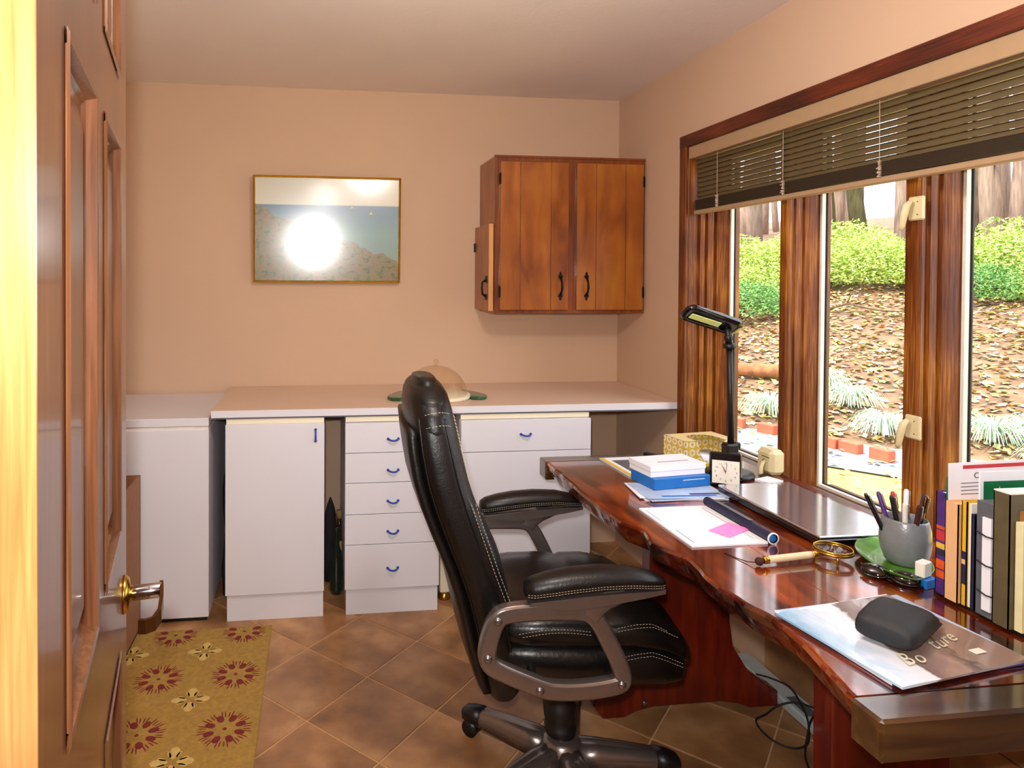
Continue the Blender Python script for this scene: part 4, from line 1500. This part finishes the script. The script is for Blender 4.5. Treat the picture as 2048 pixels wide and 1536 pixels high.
# magnifying glass
t = item('magnifying_glass', 'brass-rimmed magnifying glass with ivory handle on the desk', 'magnifier', 1.165, 1.498, DT + .014, 6)
MB().tube([(-.068, 0, 0), (-.064, 0, 0), (-.05, 0, 0), (.05, 0, .001), (.066, 0, .001)], [.006, .0088, .0088, .0085, .0082], 14).build('handle', 'ivory', t)
MB().tube([(-.080, 0, 0), (-.076, 0, 0), (-.066, 0, 0)], [.005, .0095, .0095], 12).tube([(.064, 0, .001), (.072, 0, .001), (.088, 0, .003)], [.0092, .0092, .004], 12).build('ferrules', 'brass', t)
rim = [(.128 + .042 * cos(2 * pi * k / 36), .042 * sin(2 * pi * k / 36), .006) for k in range(36)]
MB().tube(rim, .0036, 8, loop=True).tube([(p[0], p[1], .012) for p in rim], .0022, 6, loop=True).build('rim', 'brass', t)
MB().lathe([(.001, .004), (.02, .0045), (.040, .007), (.040, .009), (.02, .0115), (.001, .012)], 32, (.128, 0, 0)).build('lens', 'window_glass', t)
MB().cyl((.10, -.040, -.012), (.10, -.040, .004), .003, n=8).cyl((.128, .044, -.0135), (.128, .044, .006), .003, n=8).build('feet', 'brass', t)
MB().ball((-.090, 0, -.002), .010).tube([(-.095, .0, -.004), (-.105, .02, -.010), (-.112, .05, -.0125), (-.118, .085, -.0125)], .0013, 6).build('tassel', 'tassel', t)

# sunglasses
t = thing('sunglasses', 'dark folded sunglasses lying beside the magnifying glass', 'glasses', (1.315, 1.372, DT + .004), rot=(radians(-62), 0, radians(-52)))
for sx in (-1, 1):
    R_ = []
    for q, dz in ((.2, .016), (.6, .013), (.9, .007), (1, .003)):
        R_.append([(sx * .030 + .025 * q * sup(2 * pi * j / 24, 1, 1, 2.5)[0], -dz * .6, .021 + .018 * q * sup(2 * pi * j / 24, 1, 1, 2.5)[1]) for j in range(24)])
    MB().rings(R_, cap=True).build('lens', 'dark_lens', t)
    MB().tube([(sx * .030 + .026 * sup(2 * pi * j / 24, 1, 1, 2.5)[0], 0, .021 + .019 * sup(2 * pi * j / 24, 1, 1, 2.5)[1]) for j in range(24)], .0022, 6, loop=True).build('rim', 'gloss_black', t)
    MB().tube([(sx * .057, 0, .032), (sx * .060, .006 + .003 * sx, .032), (sx * .045, .009 + .004 * sx, .030), (-sx * .02, .010 + .004 * sx, .024), (-sx * .062, .010 + .004 * sx, .012)], [.003, .003, .0026, .0026, .003], 6).build('temple', 'gloss_black', t)
MB().tube([(-.006, 0, .027), (0, -.002, .031), (.006, 0, .027)], .002, 6).build('bridge', 'chrome', t)

# leaf dish and pen cup
t = item('leaf_dish', 'green glazed leaf-shaped dish under the pen cup', 'dish', 1.405, 1.455, DT, 0)
ldir = 62
outl = [(-.128, 0), (-.105, .030), (-.075, .048), (-.035, .064), (.01, .070), (.055, .060), (.085, .045), (.10, .028), (.132, 0), (.102, -.03), (.075, -.050), (.035, -.066), (-.01, -.070), (-.055, -.060), (-.09, -.040), (-.115, -.018)]
cosl, sinl = cos(radians(ldir)), sin(radians(ldir))
R_ = []
for sc_, z in ((.55, .001), (.8, .006), (1.0, .020), (.985, .0225), (.78, .010), (.5, .0045), (.05, .004)):
    R_.append([((x * cosl - y * sinl) * sc_ * 1.12, (x * sinl + y * cosl) * sc_ * 1.12, z * 1.2 + (.004 * sin(k * 2.4) if sc_ > .9 else 0)) for k, (x, y) in enumerate(outl)])
MB().rings(R_).build('dish', 'green_glaze', t, sub=1)
t = item('pen_cup', 'round frosted grey cup full of pens on the leaf dish', 'cup', 1.437, 1.455, DT + .0055)
cup = MB()
cup.lathe([(.004, 0), (.034, 0), (.042, .008), (.050, .030), (.0535, .058), (.052, .085), (.047, .108), (.045, .112), (.0425, .110), (.047, .085), (.048, .058), (.045, .030), (.036, .010), (.004, .008)], 36)
cup.build('cup', 'glass_frost', t)
pens = [('black ballpoint pen leaning far left in the cup', 'gloss_black', -.030, .012, -.36, .10, .155), ('white pen with dark clip in the cup', 'gasket_white', -.018, -.02, -.12, -.1, .150), ('dark red marker leaning forward in the cup', 'tassel', .0, -.028, -.10, -.18, .150), ('black pen with silver tip crossing the others in the cup', 'black_plastic', -.012, -.012, -.22, .02, .160), ('pink marker standing upright in the middle of the cup', 'paper_pink', .012, -.018, .04, -.04, .135), ('red pencil in the middle of the cup', 'paper_red', .004, .020, -.04, .10, .155), ('white ribbed pen at the back of the cup', 'paper', .018, .02, .10, .08, .160), ('dark blue pen leaning right in the cup', 'navy', .028, .0, .20, .03, .155), ('brown wooden pencil in the cup', 'bronze', .02, -.01, .12, -.06, .158), ('purple pen in the cup', 'purple_book', -.004, .028, -.16, .16, .150)]
for lab, mt, bx, by, ax_, ay_, L_ in pens:
    t2 = thing('pen', lab, 'pen', (1.437 + bx * .55, 1.455 + by * .55, DT + .016))
    e_ = (ax_ * L_ + bx * .4, ay_ * L_ + by * .4, L_)
    e_ = Vector(e_)
    lim = .118
    MB().tube([(0, 0, 0), tuple(e_ * .06), tuple(e_ * .5), tuple(e_ * .96), tuple(e_)], [.002, .0050, .0055, .0055, .0035], 8).build('barrel', mt, t2)
    q = e_.normalized()
    MB().tube([tuple(e_ * .74 + Vector((.006, -.004, 0))), tuple(e_ * .97 + Vector((.006, -.004, 0))), tuple(e_ * .985)], .0012, 5).build('clip', 'chrome', t2)

# small boxes between the cup and the books
t = item('eraser', 'small off-white eraser block beside the pen cup', 'eraser', 1.383, 1.352, DT + .022, 20)
MB().box(-.016, .016, -.010, .010, 0, .034, ch=.002).build('block', 'gasket_white', t)
t = item('small_box', 'small dark blue box under the eraser beside the books', 'box', 1.385, 1.348, DT + .0005, 15)
MB().box(-.020, .020, -.014, .014, 0, .0205, ch=.001).build('carton', 'blue_box', t)

# upright books and papers in a rack
rk = thing('book_rack', 'black rack holding folders and books upright near the window', 'rack', (1.47, 1.16, DT))
rb = MB()
rb.box(1.375, 1.62, .99, 1.318, DT + .0005, DT + .008)
rb.build('base', 'black_plastic', rk, True)
MB().box(1.45, 1.62, 1.3145, 1.318, DT + .008, DT + .16).build('end_plate', 'black_plastic', rk, True)
MB().box(1.45, 1.62, .990, .9935, DT + .008, DT + .16).build('end_plate', 'black_plastic', rk, True)
BZ = DT + .0085


def book(name, label, cat, x0, x1, y0, y1, h, mat, page=None, spine=None, tilt=0.0, z0=BZ):
    t = thing(name, label, cat, (x0, (y0 + y1) / 2, z0), rot=(0, radians(tilt), 0))
    hy = (y1 - y0) / 2
    L = x1 - x0
    if page:
        cv = MB().box(0, .002, -hy, hy, 0, h).box(0, L, -hy, -hy + .002, 0, h).box(0, L, hy - .002, hy, 0, h)
        cv.build('cover', mat, t)
        MB().box(.003, L - .003, -hy + .002, hy - .002, .003, h - .004).build('pages', page, t)
    else:
        MB().box(0, L, -hy, hy, 0, h).build('cover' if name == 'book' else 'sheet', mat, t)
    return t, hy, L


t, hy, L = book('book', 'thin grey-blue booklet standing at the window-lamp end of the rack', 'book', 1.378, 1.53, 1.3095, 1.3135, .135, 'paper_blue')
t['label'] = 'thin grey-blue booklet, first in the row beside the pen cup'
t, hy, L = book('book', 'purple book with orange and red blocks on its spine', 'book', 1.368, 1.55, 1.2845, 1.3085, .225, 'purple_book', 'paper')
for k, (z0, z1, mt) in enumerate(((.035, .052, 'orange_spine'), (.055, .075, 'orange_spine'), (.10, .112, 'yellow_box'), (.118, .140, 'paper_red'), (.143, .150, 'orange_spine'), (.085, .097, 'navy'))):
    B(-.0006, .0006, -hy + .002, hy - .002, z0, z1).build('spine_block', mt, t)
t, hy, L = book('mail_sheet', 'tall white printed sheet with red band sticking up behind the peach folder', 'paper', 1.375, 1.60, 1.2825, 1.2838, .292, 'paper', tilt=-1)
B(.035, L, -hy - .0006, -hy, .278, .286).build('red_band', 'paper_red', t)
text('printed_word', 'CARRY', .018, 'paper_ink', t, (.09, -hy - .0008, .262), (pi / 2, 0, 0), .0002)
for k in range(4):
    B(.03, .14, -hy - .0006, -hy, .246 - k * .008, .2475 - k * .008).build('print_line', 'paper_ink', t)
t, hy, L = book('green_card', 'green card peeking out left of the tall white sheet', 'card', 1.367, 1.50, 1.2838, 1.2844, .262, 'green_cover')
t, hy, L = book('folder', 'peach paper folder bulging in front of the purple book', 'folder', 1.362, 1.58, 1.2515, 1.2815, .212, 'peach_folder', 'peach_folder')
t, hy, L = book('folder', 'bright yellow folder with a dark picture panel', 'folder', 1.369, 1.59, 1.2385, 1.2505, .222, 'yellow_folder', 'yellow_folder')
B(-.0008, .0, -.005, .004, .045, .115).build('picture_panel', 'navy', t)
B(-.0012, -.0008, -.004, .004, .088, .098).build('pale_patch', 'peach_folder', t)
t, hy, L = book('booklet', 'thin white booklet right of the yellow folder', 'booklet', 1.372, 1.57, 1.2315, 1.2375, .22, 'gasket_white')
t, hy, L = book('notebook', 'dark navy notebook with speckled spine right of the thin white booklet', 'notebook', 1.370, 1.57, 1.2215, 1.2305, .20, 'navy', 'paper')
t, hy, L = book('magazine', 'tall green magazine with white top border rising behind the wire-bound pads', 'magazine', 1.374, 1.62, 1.2165, 1.2200, .292, 'paper')
B(.008, L - .004, -hy - .0006, -hy, .01, .272).build('green_cover', 'green_cover', t)
em = MB()
ec = (.045, .235)
em.prism([(ec[0] - .012, ec[1]), (ec[0] - .008, ec[1] + .010), (ec[0] - .003, ec[1] + .012), (ec[0], ec[1] + .026), (ec[0] + .003, ec[1] + .012), (ec[0] + .008, ec[1] + .010), (ec[0] + .012, ec[1])], 'Y', -hy - .0012, -hy - .0006)
em.box(ec[0] - .017, ec[0] + .017, -hy - .0012, -hy - .0006, ec[1] - .006, ec[1] - .003)
em.build('building_emblem', 'lettering_grey', t)
MB().tube([(ec[0] + .045 + .012 * cos(a), -hy - .001, ec[1] + .002 + .010 * sin(a)) for a in [pi * k / 10 for k in range(11)]], .0008, 4).build('arch_mark', 'lettering_grey', t)
t, hy, L = book('binder', 'grey binder holding a white pad with dark wire loops', 'binder', 1.366, 1.59, 1.1775, 1.2150, .235, 'grey_cover')
t.children[0]['label'] = 'grey covers'
MB().box(-.004, .0, -.014, .004, .014, .205).build('white_pad', 'paper', t)
for z in (.05, .11, .17):
    MB().tube([(-.001, .016, z), (-.007, .006, z + .001), (-.008, -.008, z - .002), (-.002, -.018, z - .003)], .0016, 6).build('wire_loop', 'gasket_dark', t)
t, hy, L = book('book', 'olive-brown hardback with ochre cover panel and yellow star badge', 'book', 1.360, 1.59, 1.1445, 1.1765, .268, 'olive_cover', 'paper')
B(.0, L, -hy - .001, hy, .268, .2705).build('top_page_edge', 'gasket_white', t)
B(.022, L, -hy - .0006, -hy, .03, .235).build('ochre_panel', 'ochre_cover', t)
B(.022, .05, -hy - .0012, -hy - .0006, .105, .145).build('badge', 'yellow_box', t)
MB().lathe([(.001, 0), (.009, 0), (.009, -.0006), (.001, -.0006)], 12, (.042, -hy - .0012, .125), 'Y').build('badge_dot', 'paper_red', t)
t, hy, L = book('booklet', 'cream-paged booklet right of the olive-brown hardback', 'booklet', 1.372, 1.58, 1.1285, 1.1430, .215, 'cream_page')
t, hy, L = book('folder', 'mustard folder last in the row at the edge of the photo', 'folder', 1.378, 1.59, 1.108, 1.1275, .19, 'yellow_folder', 'paper')
t, hy, L = book('book', 'dark blue book at the near end of the rack', 'book', 1.372, 1.60, 1.06, 1.1065, .22, 'navy', 'paper')
t, hy, L = book('book', 'olive book at the near end of the rack behind the end plate', 'book', 1.372, 1.58, 1.0, 1.0585, .20, 'olive_cover', 'paper')

# big magazine in front, with another beneath it and the case on top
t = item('magazine', 'purple-edged magazine lying under the large glossy one', 'magazine', 1.128, 1.160, DT + .0015, 6)
B(-.158, .160, -.128, .132, 0, .004).build('pages', 'paper', t)
B(-.158, .160, -.129, -.127, .0, .005).build('spine', 'purple_book', t)
B(-.157, .159, -.127, .131, .004, .0046).build('cover', 'paper_blue', t)
mg = item('magazine', 'large glossy magazine with title letters at the near end of the desk', 'magazine', 1.115, 1.150, DT + .0066, 9)
MZ = MB()
nx, ny = 16, 12
R_ = []
for i in range(nx + 1):
    x = -.152 + .304 * i / nx
    row_t = []
    for j_ in range(ny + 1):
        y = -.130 + .260 * j_ / ny
        row_t.append((x, y, .004 + .0035 * max(0, (x / .152)) ** 3 * (1 - j_ / ny) + .001 * sin(x * 40)))
    R_.append(row_t + [(x, .130, 0), (x, -.130, 0)])
MZ.rings(R_, smooth=False)
MZ.build('cover', 'magazine_cover', mg)
for ch_, x, y, sz in (('B', 1.056, 1.066, .046), ('o', 1.084, 1.069, .042), ('t', 1.150, 1.106, .044), ('u', 1.170, 1.110, .042), ('r', 1.190, 1.120, .042), ('e', 1.209, 1.127, .042)):
    dx_, dy_ = x - 1.115, y - 1.150
    ca, sa = cos(radians(-9)), sin(radians(-9))
    text('title_letter', ch_, sz, 'lettering_grey', mg, (dx_ * ca - dy_ * sa, dx_ * sa + dy_ * ca, .0066), (0, 0, radians(4)), .0002, shear=.45)
B(.078, .104, -.094, -.080, .0052, .0066).build('small_logo', 'gasket_white', mg)
B(-.150, .150, .1285, .131, .0, .0045).build('page_edge', 'paper', mg)
t = item('glasses_case', 'soft black glasses case lying on the large glossy magazine', 'case', 1.122, 1.150, DT + .0135, 30)
R_ = []
for x, hw, hh, zc in ((-.080, .038, .010, .024), (-.077, .046, .018, .024), (-.05, .050, .023, .0245), (0, .051, .0245, .0255), (.05, .050, .022, .023), (.074, .048, .014, .016), (.082, .042, .006, .010)):
    R_.append([(x, hw * sup(q, 1, 1, 3.6)[0], zc + sup(q, 1, hh, 3.6)[1]) for q in [2 * pi * k / 22 for k in range(22)]])
MB().rings(R_).build('pouch', 'case_black', t)
MB().box(.058, .100, -.046, -.040, .003, .009, ch=.002).build('zip_pull', 'case_black', t)

# ------------------------------------------------------------------ power strip and cords under the desk
t = thing('power_strip', 'long pale power strip on the tiles under the desk near the wall', 'power strip', (1.613, 2.09, 0), rz=radians(1))
MB().box(-.038, .036, -.245, .245, .0, .034, ch=.006).build('housing', 'white_box_plastic', t)
MB().box(-.020, .018, -.13, -.03, .034, .0355).build('switch_panel', 'grey_cover', t)
t = thing('cable_plug', 'small pale plug lying beside the foot of the far trestle', 'plug', (1.385, 2.19, 0), rz=radians(-20))
MB().box(-.03, .03, -.014, .014, .001, .024, ch=.004).build('body', 'white_box_plastic', t)
for nm, lab, pts in (('power_cable', 'thin dark cord looping over the pale power strip', [(1.575, 2.19, .038), (1.60, 2.14, .05), (1.615, 2.07, .06), (1.60, 2.0, .05), (1.57, 1.93, .04), (1.53, 1.88, .008), (1.47, 1.87, .004), (1.43, 1.92, .004), (1.44, 2.0, .004), (1.50, 2.03, .004), (1.545, 2.04, .02), (1.59, 2.02, .042), (1.63, 1.97, .05), (1.64, 1.90, .05)]),
                 ('power_cable', 'dark cord trailing across the tiles toward the near trestle', [(1.62, 1.96, .042), (1.56, 1.91, .045), (1.515, 1.87, .006), (1.47, 1.81, .004), (1.45, 1.74, .004), (1.50, 1.66, .004), (1.56, 1.60, .004), (1.62, 1.58, .004)])):
    t = thing(nm, lab, 'cable', (pts[0][0], pts[0][1], 0))
    sm = []
    V_ = [Vector(p) for p in pts]
    for i in range(len(V_) - 1):
        p0, p1, p2, p3 = V_[max(i - 1, 0)], V_[i], V_[i + 1], V_[min(i + 2, len(V_) - 1)]
        for q in range(5):
            u_ = q / 5
            sm.append(.5 * ((2 * p1) + (-p0 + p2) * u_ + (2 * p0 - 5 * p1 + 4 * p2 - p3) * u_ ** 2 + (-p0 + 3 * p1 - 3 * p2 + p3) * u_ ** 3))
    MB().tube(sm, .0032, 6).build('cable', 'gasket_dark', t, True)

# ------------------------------------------------------------------ outdoors
def gz(x, y):
    s_ = .75 * x + .66 * y
    z = -.3
    if s_ > 8.8:
        z += .24 * (min(s_, 17) - 8.8)
        z += .10 * mn.noise(Vector((x * .6, y * .6, 0))) * min(1, (s_ - 8.8) / 2)
    if s_ > 17:
        z += .10 * (s_ - 17)
    return z


sd, td = Vector((.75, .66, 0)).normalized(), Vector((-.66, .75, 0)).normalized()
K = (.75 ** 2 + .66 ** 2) ** .5


def st_grid(name, s0, s1, t0, t1, ns, nt_, mat, dz=0.0):
    vs, fs = [], []
    for i in range(ns + 1):
        for j_ in range(nt_ + 1):
            s_ = (s0 + (s1 - s0) * i / ns) / K
            t_ = t0 + (t1 - t0) * j_ / nt_
            p = sd * s_ + td * t_
            vs.append((p.x, p.y, gz(p.x, p.y) + dz))
    for i in range(ns):
        for j_ in range(nt_):
            a = i * (nt_ + 1) + j_
            fs.append((a, a + nt_ + 1, a + nt_ + 2, a + 1))
    m_ = MB().add(vs, fs, True)
    o_ = m_.build(name, mat, flip=False)
    o_['kind'] = 'structure'
    return o_


st_grid('hillside', 8.7, 17, -26, 26, 50, 160, 'soil', -.01)
st_grid('woodland_ground', 17, 70, -70, 60, 20, 40, 'soil', -.01)
st_grid('driveway', 7.45, 8.7, -26, 26, 4, 20, 'asphalt', -.012)
# ground next to the house stops at the wall
g = MB().add([(R + .18, -12, -.33), (16.5, -9, -.33), (12.3, -2.4, -.33), (R + .18, 9.4, -.33)], [(0, 1, 2, 3)])
g = g.build('lawn', 'near_ground', flip=False)
g['kind'] = 'structure'

# brick edging along the drive
bpts = [Vector(p) for p in [(4.3, 8.4, 0), (4.95, 7.6, 0), (5.14, 7.27, 0), (5.27, 6.91, 0), (5.42, 6.55, 0), (5.52, 6.1, 0), (5.60, 5.7, 0), (5.75, 5.3, 0), (6.1, 4.8, 0)]]
be = thing('brick_edging', 'low curved row of red bricks along the edge of the drive', 'edging', (5.3, 6.8, -.3))
L_ = 0
seglist = []
for a, b_ in zip(bpts, bpts[1:]):
    d_ = (b_ - a)
    n = max(1, int(d_.length / .215))
    for k in range(n):
        p = a + d_ * ((k + .5) / n)
        an = math.atan2(d_.y, d_.x)
        o_ = MB().box(-.10, .10, -.05, .05, -.02, .10 + random.uniform(-.008, .008), mat=Matrix.Rotation(random.uniform(-.04, .04), 4, 'Z'), ch=.008).build('brick', 'brick_red', be)
        o_.location = (p.x - 5.3, p.y - 6.8, 0.0)
        o_.rotation_euler = (0, 0, an)

# leaf litter
rnd = random.Random(3)


def litter(name, n, s0, s1, t0, t1, size, mat, lab, lift=.02, dens=None):
    vs, fs = [], []
    while len(fs) < n:
        s_, t_ = rnd.uniform(s0, s1) / K, rnd.uniform(t0, t1)
        p = sd * s_ + td * t_
        if p.x < 2.4:
            continue
        w_ = size * rnd.uniform(.5, 1.2)
        a = rnd.uniform(0, 6.28)
        u_ = Vector((cos(a), sin(a), rnd.uniform(-.5, .5))) * w_
        v_ = Vector((-sin(a), cos(a), rnd.uniform(-.3, .6))) * w_ * .6
        c = Vector((p.x, p.y, gz(p.x, p.y) + lift * rnd.uniform(.2, 1.2)))
        o_ = len(vs)
        vs += [tuple(c - u_), tuple(c + v_), tuple(c + u_), tuple(c - v_)]
        fs.append((o_, o_ + 1, o_ + 2, o_ + 3))
    o_ = MB().add(vs, fs).build(name, mat, flip=False)
    tag(o_, lab, 'leaves', kind='stuff')


litter('leaf_litter', 15000, 8.8, 15.5, -6, 7, .055, 'leaf_litter', 'thick litter of pale fallen leaves on the slope outside')
litter('fallen_leaves', 900, 4.5, 8.8, -4, 5, .04, 'leaf_litter', 'scattered fallen leaves on the drive and lawn outside', .006)


def leafball(n, rx, rz, size, seed, droop=0.0):
    r_ = random.Random(seed)
    vs, fs = [], []
    for _ in range(n):
        th = r_.uniform(0, 2 * pi)
        ph = math.acos(r_.uniform(-.15, 1))
        rad = r_.uniform(.55, 1.0) * (1 + .18 * mn.noise(Vector((cos(th) * 2 + seed, sin(th) * 2, ph * 2))))
        c = Vector((rx * rad * sin(ph) * cos(th), rx * rad * sin(ph) * sin(th), rz * rad * cos(ph) + rz * .08))
        d_ = Vector((r_.uniform(-1, 1), r_.uniform(-1, 1), r_.uniform(-.2, 1.0))).normalized() * size * r_.uniform(.6, 1.5)
        q = d_.orthogonal().normalized() * size * .28
        q.rotate(Matrix.Rotation(r_.uniform(0, 6.28), 3, d_))
        o_ = len(vs)
        vs += [tuple(c - q), tuple(c + q), tuple(c + d_)]
        fs.append((o_, o_ + 1, o_ + 2))
    return vs, fs


protos = []
for k in range(3):
    vs, fs = leafball(9000, 1.0, .95, .055, k + 1)
    m_ = MB().add(vs, fs)
    protos.append(m_)
shr_me = {}
shr = [(7.9, 11.5, .98, .75, 1, 'dark'), (8.9, 12.6, 1.2, .75, 0, ''), (7.4, 12.9, 1.2, .75, 1, ''), (9.9, 12.9, 1.3, 1.25, 2, ''), (10.9, 12.0, 1.3, 1.2, 0, ''), (11.6, 11.0, 1.3, 1.1, 1, ''), (11.2, 10.0, .85, .75, 2, 'dark'), (12.6, 10.4, 1.4, 1.35, 0, ''), (13.0, 8.9, 1.4, 1.3, 1, ''), (12.0, 9.2, .9, .8, 2, ''), (11.9, 14.0, 1.5, 1.25, 2, ''), (13.9, 7.2, 1.5, 1.3, 0, ''), (9.6, 14.8, 1.5, 1.1, 2, '')]
slabs = ['low dark green bush on the slope seen through the first pane', 'bright green bush above the slope in the first pane, right of the lamp', 'bright green bush at the far left behind the lamp pole', 'tall bright green bush at the left of the second pane', 'bright green bush in the middle of the second pane', 'bright green bush at the right of the second pane', 'low darker bush behind the post with the locks', 'tall yellow-green bush at the left of the third pane', 'yellow-green bush at the right edge of the photo', 'small yellow-green bush low in the third pane', 'pale green bush behind the second pane bushes', 'green bush beyond the right edge of the third pane', 'pale green bush farther back behind the first pane']
for (x, y, rx, rz, k, dk_), lab in zip(shr, slabs):
    t = thing('evergreen_bush', lab, 'bush', (x, y, gz(x, y)), rz=x * 3, group='bushes above the slope')
    key = (k, dk_)
    if key not in shr_me:
        o_ = protos[k].build('foliage', 'shrub_leaf_dark' if dk_ else 'shrub_leaf', t, flip=False)
        shr_me[key] = o_.data
    else:
        o_ = bpy.data.objects.new('foliage', shr_me[key])
        COL.objects.link(o_)
        o_.parent = t
    o_.scale = (rx, rx, rz * .78)
    tk = MB().tube([(0, 0, -.1), (.03, 0, .2), (.1, .05, .5)], [.05, .04, .02], 6).build('stem', 'bark', t)

# strappy pale clumps
clumps = [(6.48, 7.34), (6.24, 6.62), (5.62, 7.60), (6.95, 6.05), (6.62, 7.95), (7.3, 5.9), (7.05, 5.45)]
clabs = ['pale green grassy clump at the left of the second pane', 'pale grassy clump by the post, low in the second pane', 'pale grassy clump above the bricks in the first pane', 'large pale grassy clump low in the third pane', 'small pale grassy clump behind the others in the second pane', 'pale grassy clump at the right edge of the third pane', 'pale grassy clump outside the right edge of the frame']
me_c = None
for (x, y), lab in zip(clumps, clabs):
    t = thing('grassy_clump', lab, 'plant', (x, y, gz(x, y)), rz=y * 5, group='pale grassy clumps by the drive')
    if me_c is None:
        r_ = random.Random(5)
        vs, fs = [], []
        for _ in range(210):
            a = r_.uniform(0, 2 * pi)
            L2 = r_.uniform(.22, .42)
            h_ = r_.uniform(.14, .26)
            w_ = .007
            d_ = Vector((cos(a), sin(a), 0))
            n_ = Vector((-sin(a), cos(a), 0)) * w_
            o_ = len(vs)
            for q in range(5):
                u_ = q / 4
                c = d_ * (L2 * u_ + r_.uniform(0, .01)) + Vector((0, 0, h_ * 4 * u_ * (1 - u_) * .9 + h_ * .25 * u_))
                vs += [tuple(c - n_ * (1 - u_ * .8)), tuple(c + n_ * (1 - u_ * .8))]
            for q in range(4):
                fs.append((o_ + 2 * q, o_ + 2 * q + 1, o_ + 2 * q + 3, o_ + 2 * q + 2))
        ob_ = MB().add(vs, fs).build('blades', 'blade_pale', t, flip=False)
        me_c = ob_.data
    else:
        ob_ = bpy.data.objects.new('blades', me_c)
        COL.objects.link(ob_)
        ob_.parent = t

t = thing('fallen_log', 'orange-brown log lying on the slope seen through the first pane', 'log', (6.35, 8.55, gz(6.35, 8.55)))
lg = MB()
p0, p1 = Vector((6.0, 8.95, gz(6.0, 8.95) + .10)), Vector((6.85, 8.05, gz(6.85, 8.05) + .10))
lg.tube([p0, p0.lerp(p1, .03), p0.lerp(p1, .3), p0.lerp(p1, .6), p0.lerp(p1, .97), p1], [.07, .09, .098, .095, .088, .07], 14)
lg.build('trunk', 'log_orange', t, True)
t = thing('bare_branch', 'crooked bare branch on the slope at the left of the second pane', 'branch', (9.0, 10.0, gz(9.0, 10.0)))
br = MB()
z = gz(9.0, 10.0)
br.tube([(8.7, 10.6, z + .05), (8.95, 10.25, z + .22), (9.25, 9.95, z + .12), (9.6, 9.5, z + .10)], [.02, .018, .014, .008], 6)
br.tube([(8.95, 10.25, z + .22), (9.05, 10.25, z + .42), (9.2, 10.2, z + .5)], [.014, .01, .005], 5)
br.build('limb', 'bark', t, True)

# trees
tm = {}


def tree_mesh(k, mat, parent):
    if k not in tm:
        r_ = random.Random(k * 11 + 1)
        mb = MB()
        lean = (0, .35, -.25, .1, -.5, .15)[k % 6]
        pts = []
        for q in range(9):
            z = q * 1.4 - .3
            pts.append((lean * z * .25 + .05 * sin(q * 1.3 + k), .05 * cos(q + k), z))
        mb.tube(pts, [.19 - .012 * q for q in range(9)], 10)
        for q in range(7):
            z = r_.uniform(2.5, 9)
            a = r_.uniform(0, 6.28)
            b0 = Vector((lean * z * .25, 0, z))
            mb.tube([b0, b0 + Vector((cos(a) * .8, sin(a) * .8, .7)), b0 + Vector((cos(a) * 1.8, sin(a) * 1.8, 2.0))], [.05, .035, .015], 5)
        o_ = mb.build('trunk', mat, parent)
        tm[k] = o_.data
        return o_
    o_ = bpy.data.objects.new('trunk', tm[k])
    COL.objects.link(o_)
    o_.parent = parent
    return o_


near_trees = [(15.2, 22.2, 1.25, 1, 'bark_pale', 'leaning pale trunk at the left of the first pane'), (12.9, 18.3, 1.2, 3, 'bark_pale', 'reddish straight trunk in the middle of the first pane'), (14.2, 17.0, 1.2, 2, 'bark_green', 'mossy trunk at the left edge of the second pane'), (15.2, 16.9, 1.15, 4, 'bark_green', 'mossy trunk leaning left in the second pane'), (19.5, 19.0, 1.4, 0, 'bark_pale', 'straight pale trunk in the middle of the second pane'), (17.2, 15.4, 1.6, 5, 'bark', 'thick trunk at the right of the second pane'), (17.0, 12.2, 1.3, 3, 'bark', 'thick trunk at the left of the third pane'), (18.6, 11.6, 1.9, 0, 'bark', 'thickest trunk, at the right of the third pane'), (20.5, 13.4, 1.2, 1, 'bark_pale', 'pale trunk between the two thick ones in the third pane')]
for i, (x, y, s_, k, mt, lab) in enumerate(near_trees):
    t = thing('bare_tree', lab, 'tree', (x, y, gz(x, y)), rz=0, group='bare trees beyond the bushes')
    o_ = tree_mesh((k, mt)[0] + {'bark': 0, 'bark_pale': 6, 'bark_green': 12}[mt], mt, t)
    o_.scale = (s_, s_, 1.2)
r_ = random.Random(21)
used_xy = [(a, b_) for a, b_, *_q in near_trees]
while len(used_xy) < len(near_trees) + 80:
    d_ = r_.uniform(19, 50)
    a = r_.uniform(radians(20), radians(66))
    x, y = d_ * cos(a), d_ * sin(a)
    if min((x - p[0]) ** 2 + (y - p[1]) ** 2 for p in used_xy) < 1.5:
        continue
    used_xy.append((x, y))
    t = thing('bare_tree', 'slender bare tree far back in the pale woodland', 'tree', (x, y, gz(x, y)), rz=r_.uniform(0, 6.28), group='slender trees far back')
    o_ = tree_mesh(6 + r_.randrange(6), 'bark_pale', t)
    s_ = r_.uniform(.6, 1.4)
    o_.scale = (s_, s_, 1.3)
